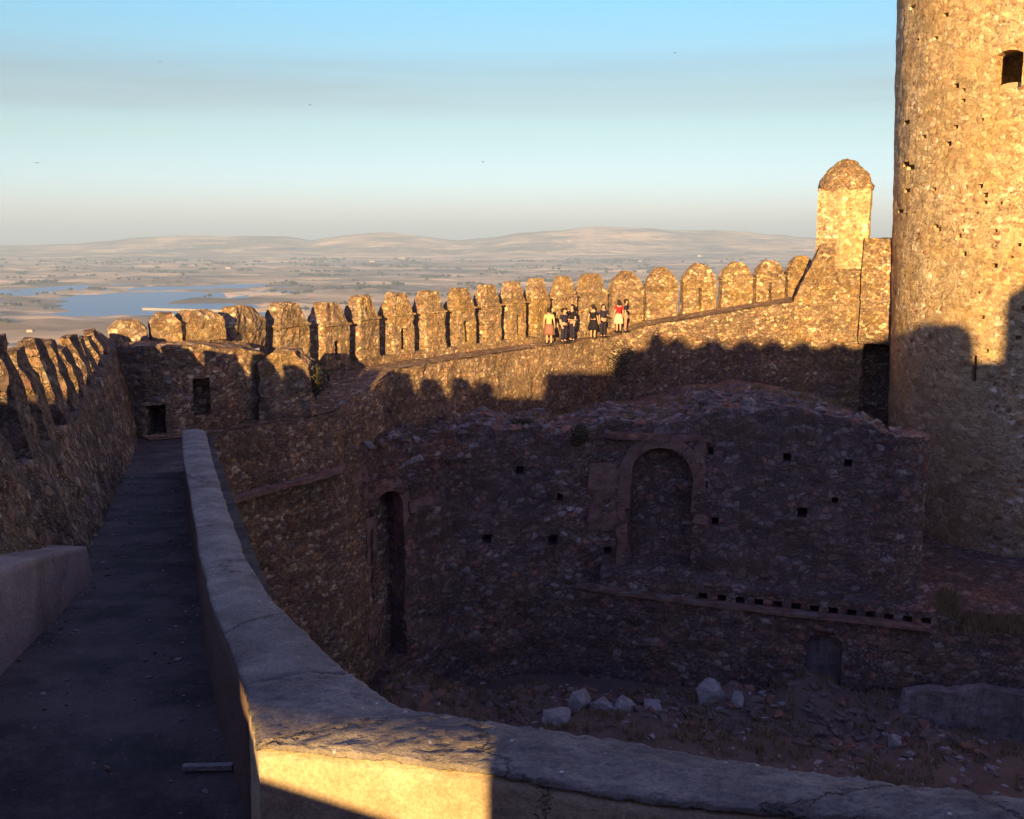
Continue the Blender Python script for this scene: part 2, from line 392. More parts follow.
# thin bands of high cloud, laid by direction
tc = N(nt, 'ShaderNodeTexCoord'); sx = N(nt, 'ShaderNodeSeparateXYZ'); nt.links.new(tc.outputs['Generated'], sx.inputs[0])
mp = N(nt, 'ShaderNodeMapping'); mp.inputs['Scale'].default_value = (2.2, 2.2, 38); nt.links.new(tc.outputs['Generated'], mp.inputs['Vector'])
cn = noise_n(nt, mp.outputs[0], 1.0, 5, .55)
cr = ramp(nt, [(.42, 0.), (.68, 1.)]); nt.links.new(cn.outputs[0], cr.inputs[0])
band = ramp(nt, [(.10, 0.), (.118, 1.), (.150, .9), (.168, 0.)]); nt.links.new(sx.outputs[2], band.inputs[0])
cf = math_(nt, 'MULTIPLY', math_(nt, 'ADD', math_(nt, 'MULTIPLY', cr.outputs[0], .6), .35), band.outputs[0])
tint = ramp(nt, [(0., (.27,.31,.66)), (.05, (.27,.33,.55)), (.09, (.265,.305,.38)), (.13, (.27,.30,.345)), (.215, (.235,.395,.49)), (.34, (.36,.37,.58)), (.5, (.68,.54,.84)), (1., (.80,.60,.90))]); nt.links.new(sx.outputs[2], tint.inputs[0])
skb = mixc(nt, 1., sky.outputs[0], tint.outputs[0], 'MULTIPLY')
sw_ = ramp(nt, [(.35, (.48, .50, .68)), (.6, (1., 1., 1.))]); nt.links.new(math_(nt, 'ADD', math_(nt, 'MULTIPLY', sx.outputs[1], .5), .5), sw_.inputs[0]); skb = mixc(nt, 1., skb, sw_.outputs[0], 'MULTIPLY')
skc = mixc(nt, cf, skb, mixc(nt, 1., skb, (.88, .77, .77), 'MULTIPLY'))
nt.links.new(skc, bg.inputs[0]); bg.inputs[1].default_value = .14
cam = bpy.data.cameras.new('camera'); co = bpy.data.objects.new('camera', cam); COL.objects.link(co)
cam.sensor_width = 36; cam.lens = 36 * FPX / 1024; cam.clip_end = 80000; cam.clip_start = .05
co.location = (0, 0, 0); co.rotation_euler = (math.pi / 2 - PITCH, 0, 0); scene.camera = co
scene.view_settings.view_transform = 'Standard'; scene.view_settings.look = 'None'; scene.view_settings.exposure = 1.68; scene.view_settings.gamma = 1

# ------------------------------------------------------------------ far landscape
def struct(o): o['kind'] = 'structure'; return o
RIDGE = [(-300,247),(0,245),(80,243),(130,237),(200,234),(285,234),(312,239),(345,234),(385,230),(425,234),(455,240),(490,236),(530,230),(590,225),(660,226),(740,230),(800,236),(860,240),(1100,243),(1400,245)]
LAKE_Z = -252
def lake_mask(x, y):
    # several lobes of the reservoir in plan
    L = [(PZ(145, 297, LAKE_Z), 350, 420, .2), (PZ(175, 309, LAKE_Z), 330, 340, 0), (PZ(225, 318, LAKE_Z), 260, 300, 0), (PZ(215, 287, LAKE_Z), 420, 170, 0),
         (PZ(120, 303, LAKE_Z), 200, 260, 0)]
    m = 0
    for c, rx, ry, a in L:
        m = max(m, .95 - ((x - c.x) / rx) ** 2 - ((y - c.y) / ry) ** 2)
    return m + .30 * noise.noise(Vector((x / 260, y / 260, 1)))+ .2 * noise.noise(Vector((x / 90, y / 90, 4)))
def terrain_z(x, y):
    r = math.hypot(x, y)
    z = -19 - max(0, r - 75) * .42
    fl = -240 + 22 * noise.fractal(Vector((x / 2600, y / 2600, 0)), .8, 2, 4) * min(1, r / 3000) + 5 * noise.noise(Vector((x / 330, y / 330, 2)))
    rid = noise.noise(Vector((x / 1700 + 5, y / 900, 3)))
    fl += 26 * max(0, rid) * min(1, max(0, (r - 4500) / 4000))
    m = lake_mask(x, y)
    if m > -.3: fl = lerp(fl, -262, min(1, max(0, (m + .3) / .6)))
    # brown ridge in front of the water on the left
    c = PZ(60, 322, -240); g = math.exp(-((x - c.x + 300) / 700) ** 2 - ((y - c.y) / 230) ** 2); fl += 22 * g
    z = max(z, fl) if r < 900 else fl
    px = CX + FPX * x / max(y, 1)
    if r > 7000 and y > 0:
        jag = 1.2 * noise.noise(Vector((px / 22., 3, 7)))
        top = (P(px, interp(RIDGE, px) + jag, 1).z) * 15500
        g = math.exp(-((y - 15500) / 2300) ** 2)
        z += max(0, (top - z)) * g * (.92 + .08 * noise.noise(Vector((x / 900, y / 900, 3))))
    return z
def build_terrain():
    vs = []; fs = []; na = 300
    radii = [0.1]; r = 30.
    while r < 34000: radii.append(r); r *= 1.028 if r > 1500 else 1.08
    fine = []
    for r in radii:
        for i in range(na + 1):
            a = R(-62 + 124 * i / na); x = r * math.sin(a); y = r * math.cos(a)
            vs.append((x, y, terrain_z(x, y)))
    for j in range(len(radii) - 1):
        for i in range(na): q = j * (na + 1) + i; fs.append((q, q + 1, q + na + 2, q + na + 1))
    o = mesh_obj('terrain', vs, fs, M['plain'], None, True); struct(o)
    # the rest of the land, behind and to the sides
    vs = []; fs = []; rr = [0.1, 40, 75, 150, 300, 600, 2000, 8000, 34000]; n = 40
    for r in rr:
        for i in range(n + 1):
            a = R(62 + 236 * i / n); x = r * math.sin(a); y = r * math.cos(a); z = max(-19 - max(0, r - 75) * .42, -245); vs.append((x, y, z - (.02 if r < 80 else 0)))
    for j in range(len(rr) - 1):
        for i in range(n): q = j * (n + 1) + i; fs.append((q, q + 1, q + n + 2, q + n + 1))
    struct(mesh_obj('terrain', vs, fs, M['plain'], None, True))
m, nt, b = new_mat('dry_plain'); M['plain'] = m
geo = N(nt, 'ShaderNodeNewGeometry')
mp = N(nt, 'ShaderNodeMapping'); mp.inputs['Scale'].default_value = (.6, 1, 0); nt.links.new(geo.outputs['Position'], mp.inputs['Vector'])
a1 = noise_n(nt, mp.outputs[0], 1 / 900, 8, .62); r1 = ramp(nt, [(.32, (.10,.09,.08)), (.45, (.46,.32,.17)), (.56, (.84,.58,.30)), (.70, (.17,.13,.09))]); nt.links.new(a1.outputs[0], r1.inputs[0])
v1 = N(nt, 'ShaderNodeTexVoronoi'); v1.inputs['Scale'].default_value = 1 / 210; nt.links.new(mp.outputs[0], v1.inputs['Vector'])
sc = N(nt, 'ShaderNodeSeparateColor'); nt.links.new(v1.outputs['Color'], sc.inputs[0]); r2 = ramp(nt, [(0, .5), (.5, .95), (1, 1.5)]); nt.links.new(sc.outputs[0], r2.inputs[0])
c = mixc(nt, 1., r1.outputs[0], r2.outputs[0], 'MULTIPLY')
a2 = noise_n(nt, mp.outputs[0], 1 / 60, 5, .7); r3 = ramp(nt, [(.40, 0.), (.56, 1.)]); nt.links.new(a2.outputs[0], r3.inputs[0])
a3 = noise_n(nt, mp.outputs[0], 1 / 1400, 3, .6); r4 = ramp(nt, [(.42, 0.), (.6, .8)]); nt.links.new(a3.outputs[0], r4.inputs[0])
c = mixc(nt, math_(nt, 'MULTIPLY', r3.outputs[0], r4.outputs[0]), c, (.07, .065, .04))
nt.links.new(c, b.inputs['Base Color'])
build_terrain()
# reservoir
m, nt, b = new_mat('reservoir_water'); b.inputs['Base Color'].default_value = (.05, .17, .34, 1); b.inputs['Roughness'].default_value = .35; b.inputs['Specular IOR Level'].default_value = .35; b.inputs['IOR'].default_value = 1.33
geo = N(nt, 'ShaderNodeNewGeometry'); n1 = noise_n(nt, geo.outputs['Position'], .05, 4); bp = N(nt, 'ShaderNodeBump'); bp.inputs['Distance'].default_value = 1.2; nt.links.new(n1.outputs[0], bp.inputs['Height']); nt.links.new(bp.outputs[0], b.inputs['Normal'])
M['water'] = m
cs = [PZ(-60, 284, LAKE_Z), PZ(300, 284, LAKE_Z), PZ(300, 326, LAKE_Z), PZ(-60, 326, LAKE_Z)]
struct(mesh_obj('water', cs, [(0, 1, 2, 3)], M['water']))

# pale dam across the water
def box(c, sx_, sy_, sz_, ang=0):
    ca, sa = math.cos(ang), math.sin(ang); vs = []
    for dz in (0, sz_):
        for dx, dy in ((-sx_/2, -sy_/2), (sx_/2, -sy_/2), (sx_/2, sy_/2), (-sx_/2, sy_/2)):
            vs.append(Vector((c[0] + dx * ca - dy * sa, c[1] + dx * sa + dy * ca, c[2] + dz)))
    return vs, [(0,3,2,1), (4,5,6,7), (0,1,5,4), (1,2,6,5), (2,3,7,6), (3,0,4,7)]
def merge(parts):
    V = []; F = []
    for v, f in parts: n = len(V); V += v; F += [tuple(i + n for i in q) for q in f]
    return V, F
M['concrete'] = plain('pale_concrete', (.34,.31,.27), (.26,.24,.21), .02, .01)
c1 = PZ(143, 310, LAKE_Z); c2 = PZ(222, 312, LAKE_Z)
mid = (c1 + c2) / 2; ang = math.atan2(c2.y - c1.y, c2.x - c1.x); L = (c2 - c1).length
t = thing('dam', 'long pale dam lying across the blue reservoir', 'dam', mid)
v, f = box((mid.x, mid.y, LAKE_Z - 12), L, 9, 18, ang); mesh_obj('dam_wall', v, f, M['concrete'], t)
v, f = box((mid.x, mid.y, LAKE_Z + 6.02), L, 4, 1.6, ang); mesh_obj('roadway', v, f, M['concrete'], t)

# scattered oaks of the plain (uncountable) and a few farmhouses
def build_trees():
    V = []; F = []
    rg = random.Random(3)
    ico = [Vector(v) for v in ((0,0,1),(.89,0,.2),(.28,.85,.2),(-.72,.53,.2),(-.72,-.53,.2),(.28,-.85,.2),(0,0,-.6))]
    fc = [(0,1,2),(0,2,3),(0,3,4),(0,4,5),(0,5,1),(6,2,1),(6,3,2),(6,4,3),(6,5,4),(6,1,5)]
    cnt = 0; tries = 0
    while cnt < 14000 and tries < 90000:
        tries += 1
        y = 2000 + 9000 * rg.random() ** 1.3; px = rg.uniform(-60, 1000); x = (px - CX) / FPX * y
        if noise.noise(Vector((x / 700, y / 700, 9))) < rg.uniform(-.35, .35): continue
        if lake_mask(x, y) > -.15: continue
        z = terrain_z(x, y); s = rg.uniform(5, 10) * (1 + (y - 2000) / 7000)
        n = len(V)
        for q in ico: V.append((x + q.x * s * rg.uniform(.8, 1.4), y + q.y * s, z + (q.z + .5) * s * .7))
        F.extend([tuple(i + n for i in q) for q in fc]); cnt += 1
    o = mesh_obj('distant_trees', V, F, M['oak'], None, True); o['kind'] = 'stuff'; o['label'] = 'dark scattered oaks dotted over the dry plain far below the castle'; o['category'] = 'trees'
M['oak'] = flat('oak_foliage', (.035, .035, .022))
build_trees()
M['whitewash'] = flat('whitewash', (.42, .38, .34)); M['tile'] = flat('roof_tile', (.35, .2, .13))
HOUSES = [(30,330,'lone white farmhouse on the brown slope nearest the left castle wall'), (228,268,'white farmhouse among fields right of the reservoir, leftmost beyond it'), (372,262,'pale farmhouse on the plain below the middle hills'),
          (402,259,'pale barn on the plain just right of another pale farm'), (640,262,'pale farmhouse on the plain above the standing visitors'), (700,258,'white farm far off on the plain above the rounded merlons')]
for k, (px, py, lab) in enumerate(HOUSES):
    p = PZ(px, py, -240); p.z = terrain_z(p.x, p.y) - 1; s = p.y / 3000 * (2.6 if k else 3)
    t = thing('farmhouse', lab, 'farmhouse', p)
    v, f = box((p.x, p.y, p.z), 5.5 * s, 3 * s, 1.8 * s, .2 * k); mesh_obj('wall', v, f, M['whitewash'], t)
    ca, sa = math.cos(.2 * k), math.sin(.2 * k); vs = []
    for dx, dy, dz in ((-2.9,-1.7,0),(2.9,-1.7,0),(2.9,1.7,0),(-2.9,1.7,0),(-2.9,0,.9),(2.9,0,.9)):
        vs.append(Vector((p.x + (dx*ca-dy*sa)*s, p.y + (dx*sa+dy*ca)*s, p.z + (1.83 + dz)*s)))
    mesh_obj('roof', vs, [(0,1,5,4), (2,3,4,5), (0,4,3), (1,2,5), (0,3,2,1)], M['tile'], t)

# haze
v, f = box((0, 0, -420), 80000, 80000, 760); hz = mesh_obj('haze', v, f, None); hz['kind'] = 'stuff'; hz['label'] = 'pale evening haze over the plain'; hz['category'] = 'haze'
m = bpy.data.materials.new('haze_air'); m.use_nodes = True; nt = m.node_tree; nt.nodes.clear(); ou = N(nt, 'ShaderNodeOutputMaterial'); pv = N(nt, 'ShaderNodeVolumePrincipled')
pv.inputs['Color'].default_value = (.52, .74, 1., 1); pv.inputs['Density'].default_value = 8e-5; pv.inputs['Anisotropy'].default_value = 0; nt.links.new(pv.outputs[0], ou.inputs['Volume']); hz.data.materials.append(m)

# ------------------------------------------------------------------ near walk and parapets
F_TAB = [(0, -3.3), (6.5, -3.3), (12.1, -3.95), (20, -4.8), (28, -5.6), (60, -5.6)]
def Fz(Y): return interp(F_TAB, Y)
def lw(Y, off=0): return (-4.84 - .32 * (Y - 11.5) if Y > 11.5 else -4.84 + .2 * (11.5 - Y)) - off        # left wall's foot line
# walk sheet
vs = []; fs = []; ys = [-8 + .5 * i for i in range(76)]
for y in ys:
    for i in range(7):
        x = lerp(lw(y) - .5, max(-1.2 - .32 * (y - 5.5), -9.2) + .3 if y > 4.6 else 6, i / 6)
        vs.append((x, y, Fz(y) + .012 * noise.noise(Vector((x, y, 0)) * 1.3)))
for j in range(len(ys) - 1):
    for i in range(6): q = j * 7 + i; fs.append((q, q + 1, q + 8, q + 7))
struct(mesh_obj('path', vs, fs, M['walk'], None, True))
# parapet stations: (inner px,py , outer px,py)
PAIRS = [((182,430),(205,430)), ((184,460),(213,463)), ((192,500),(226,503)), ((200,550),(243,553)), ((213,600),(272,598)), ((233,650),(318,642)), ((247,683),(352,672)),
         ((258,741),(400,705)), ((386,754),(480,718)), ((480,766),(560,730)), ((560,780),(640,742)), ((640,793),(720,756)), ((860,815),(900,783)), ((1024,828),(1024,797)), ((1500,880),(1400,840))]
zt = lambda Y: (Fz(Y) + .9) if Y > 6.5 else -2.42
def coping_section(a, b):
    fl = Fz(a.y); aa, bb = a.copy(), b.copy(); w_ = (bb - aa)
    z = a.z; q = lambda t_, dz: Vector((aa.x + w_.x * t_, aa.y + w_.y * t_, lerp(a.z, b.z, t_) + dz))
    return [Vector((aa.x, aa.y, fl - .15)), q(0, -.06), q(.004, -.010), q(.05, 0), q(.55, .022), q(.95, .0), q(1.0, -.035), Vector((bb.x, bb.y, -9)), ]
sts = [coping_section(solve(a[0], a[1], zt), solve(b_[0], b_[1], zt)) for a, b_ in PAIRS]
par = thing('parapet', 'low plastered parapet beside the walk, broad worn coping turning at the sunlit corner', 'parapet', (-1.2, 5, -3.4))
def parapet_piece(name, S, ds, fine, mat, k0, k1, amp_f, zcut=None):
    segs = fine; v, f = loft(S, ds, segs); out = []
    for p in v:
        d = nvec(p, .9) * .010 + nvec(p, 4) * .008
        if p.z > -9: d += nvec(p, 14) * amp_f + nvec(p, 33) * amp_f * .75
        out.append(p + d)
    return mesh_obj(name, out, f, mat, par, True)
# body (face) and coping as two parts: body stops 6 cm under the coping's edge
def body(S): return [[s[0], s[1] + Vector((0, 0, -.002)), s[6] + Vector((0, 0, -.05)), s[7]] for s in S]
def cope(S):
    out = []
    for s in S:
        d = (s[1] - s[6]); d.z = 0; d.normalize()
        out.append([s[1] + d * .012 + Vector((0, 0, .02)), s[2] + d * .01, s[3], s[4], s[5], s[6] - d * .01, s[6] - d * .01 + Vector((0, 0, -.09))])
    return out
far, near = sts[:7], sts[6:]
parapet_piece('wall_face', body(sts[:7]), .12, [10, 4, 12, 1], M['shadeplaster'], 0, 0, .008)
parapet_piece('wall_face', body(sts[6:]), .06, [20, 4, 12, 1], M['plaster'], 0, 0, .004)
parapet_piece('coping', cope(far), .07, [2, 2, 6, 6, 3, 1, 6], M['coping'], 0, 0, .008)
parapet_piece('coping', cope(near[:9]), .028, [3, 4, 12, 12, 4, 2, 10], M['coping'], 0, 0, .013)
# low plastered kerb wall at the foot of the left wall
st = []
for y, top in ((3, -1.7), (5, -1.95), (7, -2.4), (9, -2.85), (11.4, -3.45), (11.5, -3.85)):
    st.append((lw(y) + .04, y, lw(y) - 1.2, y, top, top + .05, Fz(y) - .2))
kt = thing('plastered_bench', 'low plastered sloping bench at the foot of the rough left wall', 'bench wall', (lw(6), 6, -3.3))
wall('wall_face', st, M['greyplaster'], kt, .12, .12, .03, 1.2, .008, 6, True)
# fallen pale stone lying on the walk
p = PZ(208, 770, -3.29); v, f = box((p.x, p.y, -3.285), .30, .045, .03, .05); v = displace(v, .006, 9)
tag(mesh_obj('stone_slab', v, f, M['rock']), 'thin pale stone strip lying on the dark walk near the parapet corner', 'stone')

# ------------------------------------------------------------------ left curtain wall
cw = thing('curtain_wall', 'rough shaded curtain wall left of the walk with narrow leaning merlons', 'castle wall', (-6, 14, -5))
st = []
st.append((-7.5, -2.2, -8.3, -2.6, -1.95, -1.93, -4.2, .2)); st.append((-4.3, 1.6, -5.1, 1.2, -1.95, -1.93, -4.2, .4))
SILL = lambda y: interp([(12, 1.35), (17, 1.6), (24, 2.1), (27, 2.6), (30, 2.75)], y)
for y in (4, 8, 12, 16, 20, 24, 26, 28, 29.8):
    zs_ = Fz(y) + SILL(y); st.append((lw(y, .55), y, lw(y, 1.35), y - .25, zs_, zs_ + .03, Fz(y) - .6, .55))
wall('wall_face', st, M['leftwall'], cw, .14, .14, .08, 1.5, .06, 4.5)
ang_l = math.atan2(1, -.32)          # along the wall, away
y = 10.7; k = 0; dirl = Vector((-.32, 1, 0)).normalized()
while y < 29.2:
    # local +y must point outwards (towards -X): wall direction rotated
    pos = Vector((lw(y, .55), y, Fz(y) + SILL(y) - .1)); mh = interp([(12, 2.75), (20, 2.8), (30, 3.15)], y) - SILL(y) + .1
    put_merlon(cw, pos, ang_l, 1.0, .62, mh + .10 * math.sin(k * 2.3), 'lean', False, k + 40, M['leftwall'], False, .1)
    y += 1.80; k += 1

# ------------------------------------------------------------------ back curtain wall
E = [(-9.9,28.4,-5.6), (-8.7,29.4,-5.6), (-7.5,31,-5.6), (-5.75,33.1,-5.6), (-4.9,36,-5.2), *[tuple(PZ(a, b_, -4.85)) for a, b_ in ((395,370), (450,361), (500,353), (560,344.5), (610,337.5))], (6.7,50.6,-4.25), (11.5,51.2,-3.5), (15,51.6,-3.0), (17.4,51.8,-2.9)]
O = [(-10.9,29.8,-2.95), (-9.9,30.3,-2.95), (-9.05,31.3,-3.0), (-8.3,33.4,-3.5), (-7.35,35.3,-4.3), (-6.3,37.4,-4.6), *[tuple(PZ(a, b_, -4.55)) for a, b_ in ((378,357), (454,347), (544,335.5))], (5.2,52.2,-4.5), (6.6,52.6,-4.35), (9.3,53.0,-3.85), (14.5,53.6,-3.27), (18,54,-3.2)]
bc = thing('curtain_wall', 'long curving curtain wall across the courtyard, its row of merlons lit gold by the low sun', 'castle wall', (0, 44, -10))
def out_n(path, i):
    a = Vector(path[max(0, i - 1)][:2]); b_ = Vector(path[min(len(path) - 1, i + 1)][:2]); d = (b_ - a).normalized(); return Vector((-d.y, d.x))
# main mass below the walk
def path_at(path, s):
    acc = 0
    for a, b_ in zip(path, path[1:]):
        L = math.hypot(b_[0] - a[0], b_[1] - a[1])
        if s <= acc + L: t = (s - acc) / L; return Vector([lerp(a[k], b_[k], t) for k in range(3)]), math.atan2(b_[1] - a[1], b_[0] - a[0])
        acc += L
    return Vector(path[-1][:3]), math.atan2(path[-1][1] - path[-2][1], path[-1][0] - path[-2][0])
def path_len(path): return sum(math.hypot(b_[0] - a[0], b_[1] - a[1]) for a, b_ in zip(path, path[1:]))
st = []
for i, e in enumerate(E):
    n = out_n(E, i); w_ = 3.2
    st.append((e[0], e[1], e[0] + n.x * w_, e[1] + n.y * w_, e[2], e[2], -18, .25))
wall('wall_face', st, M['curtain'], bc, .3, .3, .13, 1.1, .08, 3.2)
# breast wall carrying the merlons
st = []
for i, o_ in enumerate(O):
    n = out_n(O, i); st.append((o_[0], o_[1], o_[0] + n.x * .95, o_[1] + n.y * .95, o_[2], o_[2], -6.5, .1))
wall('breast_wall', st, M['curtain'], bc, .22, .2, .07, 1.3, .05, 4)
# merlons
PXM = [130,168,205,250,295,337,370,404,436,467,494,519,543,569,597,628,662,700,737,770,802]
TOPY = [320,314,310,306,303,302,296,293,291,288,285,282,278,276,274,271,268,264,262,260,256]
Ltot = path_len(O); ss = []
for px in PXM:
    best = min((abs(CX + FPX * path_at(O, Ltot * k / 3000)[0].x / (path_at(O, Ltot * k / 3000)[0].y * cp + 3 * sp_) - px), k) for k in range(3001))
    ss.append(Ltot * best[1] / 3000)
pos_dbg = lambda s: path_at(O, s)[0]
for i, (px, s) in enumerate(zip(PXM, ss)):
    a = ss[i - 1] if i else s - 1.6; b_ = ss[i + 1] if i < len(ss) - 1 else s + 1.8
    sp = (b_ - a) / 2; gap = .78 if 280 < px < 580 else (.5 if px < 600 else .24)
    if px < 260: gap = .32
    wd = min(1.75, max(.7, sp - gap)); print('M', px, round(pos_dbg(s).x, 2), round(pos_dbg(s).y, 2), 'sp', round(sp, 2))
    pos, an = path_at(O, s); pos.z -= .08
    ztop = P(px, TOPY[i], pos.y + .3).z; h = ztop - pos.z
    slit = 2 if px in (337, 404, 467, 519, 569) else (1 if px in (628, 700, 770) else 0)
    kind = 'round' if px > 600 else 'peak'
    put_merlon(bc, pos, an, wd, .85 if px < 610 else .65, h, kind, slit, i + 3, M['merlon'], px > 260, .12)
st = []
for px, py, Y in ((228, 499, 29.6), (262, 490, 30.6), (300, 480, 31.7), (342, 468, 33.0)):
    a = P(px, py, Y - .15); st.append((a.x, a.y - .1, a.x, a.y + .5, a.z, a.z, a.z - .15))
wall('brick_course', st, M['brick'], bc, .15, .12, .05, 1.6, .04, 5)
# walk on the back wall
vs = []; fs = []; n = 60
LE, LO = path_len(E), path_len(O)
for k in range(n + 1):
    e, a = path_at(E, LE * k / n); nrm = Vector((-math.sin(a), math.cos(a), 0))
    for j in range(5): q = e + nrm * (.05 + .6 * j); vs.append((q.x, q.y, e.z + .03 + .01 * noise.noise(q)))
for k in range(n):
    for j in range(4): q = k * 5 + j; fs.append((q, q + 1, q + 6, q + 5))
struct(mesh_obj('path', vs, fs, M['curtain']))
# doorways seen in the end wall of the walk: a bastion face with two real openings
be = thing('end_wall', 'shaded stone cross wall closing the far end of the walk, with two dark doorways', 'castle wall', (-9.5, 29.6, -5.6))
st = [(-11.6, 29.0, -11.6, 30.2, -3.0, -2.9, -5.9), (-10.3, 29.2, -10.2, 30.4, -3.05, -2.95, -5.9), (-9.0, 30.1, -9.6, 31.1, -3.1, -3.0, -5.9), (-7.6, 31.9, -8.4, 32.6, -3.5, -3.3, -5.9), (-6.9, 32.9, -7.6, 33.5, -4.5, -4.3, -5.9)]
bw = wall('wall_face', st, M['curtain'], be, .16, .16, .08, 1.5, .06, 4)
cuts = []
for (x0, x1, y0, y1, Yd, dp, dirv) in ((144, 160, 407, 440, 29.0, 1.0, (0, 1, 0)), (194, 210, 379, 411, 30.0, .7, (-.3, .95, 0))):
    a = P(x0, y1, Yd); b_ = P(x1, y0, Yd); pr = [(0, -.15), (b_.x - a.x, -.15), (b_.x - a.x, b_.z - a.z), (0, b_.z - a.z)]
    v, f = prism(pr, a - Vector(dirv) * .8, Vector((1, 0, 0)), Vector((0, 0, 1)), Vector(dirv) * (dp + .8)); cuts.append(cutter(v, f))
boolean(bw, cuts)
# lit stub of masonry standing before the merlons
a = P(258, 392, 31.6); b_ = P(303, 352, 31.6)
st = [(a.x + .05, 31.5, a.x + .25, 32.5, b_.z - .35, b_.z - .3, a.z - .9), (a.x + .5, 31.7, a.x + .55, 32.6, b_.z, b_.z + .05, a.z - .9), (b_.x - .35, 32.2, b_.x - .4, 33.0, b_.z - .05, b_.z, a.z - .9), (b_.x, 32.4, b_.x, 33.1, b_.z - .5, b_.z - .4, a.z - .9)]
sb = thing('masonry_stub', 'broken block of golden sunlit masonry standing low in front of the merlons', 'masonry block', ((a.x + b_.x) / 2, 32, a.z - .9))
wall('block', st, M['merlon'], sb, .12, .12, .10, 2.2, .06, 5)

# ------------------------------------------------------------------ raised wall and turret by the tower
rw = thing('raised_wall', 'high block of golden masonry linking the merlon row to the round tower', 'castle wall', (16.5, 52, -6))
a = P(800, 300, 51.2)
st = [(P(798,240,51.3).x, 51.5, P(800,240,53).x, 53.6, P(798,298,51.5).z, P(798,298,51.5).z, -12), (P(806,240,51.3).x, 51.4, P(808,240,53).x, 53.6, P(806,280,51.5).z, P(806,280,51.5).z, -12), (P(822,240,51.3).x, 51.3, P(822,240,53.4).x, 53.6, P(820,244,51.3).z, P(820,244,51.3).z, -12),
      (P(868,240,51.3).x, 51.3, P(868,240,53.4).x, 53.6, P(868,238,51.3).z, P(868,238,51.3).z, -12)]
wall('wall_face', st, M['merlon'], rw, .25, .25, .10, 1.3, .06, 4)
st = [(P(866,240,52.3).x, 52.3, P(866,240,54).x, 53.5, P(866,238,52.3).z, P(866,238,52.3).z, -14), (P(915,240,52.3).x, 52.3, P(915,240,54).x, 53.5, P(890,238,52.3).z, P(890,238,52.3).z, -14)]
wall('recessed_wall', st, M['brickwall'] if 'brickwall' in M else M['curtain'], rw, .25, .25, .06, 1.3, .03, 4)
st = [(P(864,240,50.95).x, 50.95, P(864,240,52).x, 52, P(866,238,50.95).z, P(866,238,50.95).z, P(866,344,50.95).z), (P(903,240,50.75).x, 50.75, P(903,240,52).x, 52, P(890,239,50.95).z, P(890,239,50.95).z, P(866,344,50.95).z)]
wall('link_wall', st, M['merlon'], rw, .15, .2, .06, 1.3, .04, 4)
tx = P(843, 240, 52.4)
tu = thing('turret', 'small lone turret with a ragged domed cap left of the round tower', 'turret', (tx.x, tx.y, P(843, 262, 52.4).z))
zb, zt_ = P(843, 268, 52.4).z, P(843, 189, 52.4).z
rr = 27 / FPX * 52.4 * 1.04
def ngon_tower(cx, cy, rad, z0, z1, n_side, nr, nz, rot, amp, taper=1.0, capz=None):
    vs = []; fs = []; m = n_side * nr
    for k in range(nz + 1):
        z = lerp(z0, z1, k / nz)
        for i in range(m):
            s, t = divmod(i, nr); a0 = rot + 2 * math.pi * s / n_side; a1 = rot + 2 * math.pi * (s + 1) / n_side; t /= nr
            r_ = rad * lerp(1, taper, k / nz)
            vs.append(Vector((cx + r_ * lerp(math.cos(a0), math.cos(a1), t), cy + r_ * lerp(math.sin(a0), math.sin(a1), t), z)))
    for k in range(nz):
        for i in range(m): fs.append((k * m + i, k * m + (i + 1) % m, (k + 1) * m + (i + 1) % m, (k + 1) * m + i))
    fs.append(tuple(reversed(range(m)))); fs.append(tuple(nz * m + i for i in range(m)))
    return displace(vs, amp, 1.5, amp * .5, 5), fs
v, f = ngon_tower(tx.x, tx.y, rr, zb, zt_, 6, 8, 26, R(8), .05)
body_t = mesh_obj('wall', v, f, M['tower'], tu)
c0 = P(867, 232, 52.4); v, f = box((tx.x + rr * .62, tx.y - rr * .55, P(0, 236, 52.4).z), .5, .6, .75, .7); boolean(body_t, [cutter(v, f)])
vs = []; fs = []; m = 30; prof = [(.93, -.06), (.96, .10), (.91, .24), (.86, .42), (.76, .62), (.64, .84), (.54, 1.0), (.42, 1.12), (.34, 1.3), (.20, 1.36), (.05, 1.40)]
for r_, z in prof:
    for i in range(m): a = 2 * math.pi * i / m; vs.append(Vector((tx.x + rr * r_ * math.cos(a), tx.y + rr * r_ * math.sin(a), zt_ + z)))
for k in range(len(prof) - 1):
    for i in range(m): fs.append((k * m + i, k * m + (i + 1) % m, (k + 1) * m + (i + 1) % m, (k + 1) * m + i))
fs.append(tuple(reversed(range(m)))); fs.append(tuple((len(prof) - 1) * m + i for i in range(m)))
mesh_obj('domed_cap', displace(vs, .10, 2.2, .08, 6, 1), fs, M['merlon'], tu)

# ------------------------------------------------------------------ round tower
TC = Vector((26.35, 48.6, 0)); TR = 8.4
tw = thing('round_tower', 'massive round stone tower rising past the right edge, gold above and shaded below', 'tower', (TC.x, TC.y, -16))
vs = []; fs = []; m = 330; zl = [-17 + .2 * k for k in range(int(47 / .2))]
for z in zl:
    r_ = TR + (z + 2) * .035
    for i in range(m):
        a = 2 * math.pi * i / m; p = Vector((TC.x + r_ * math.cos(a), TC.y + r_ * math.sin(a), z))
        d = noise.noise(p * .8) * .06 + noise.noise(p * 2.6) * .03 + noise.noise(p * 6) * .014
        c_ = noise.cell(Vector((a * 20, z * 2.8, 1)))
        vs.append(p + Vector((math.cos(a), math.sin(a), 0)) * d)
for k in range(len(zl) - 1):
    for i in range(m): fs.append((k * m + i, k * m + (i + 1) % m, (k + 1) * m + (i + 1) % m, (k + 1) * m + i))
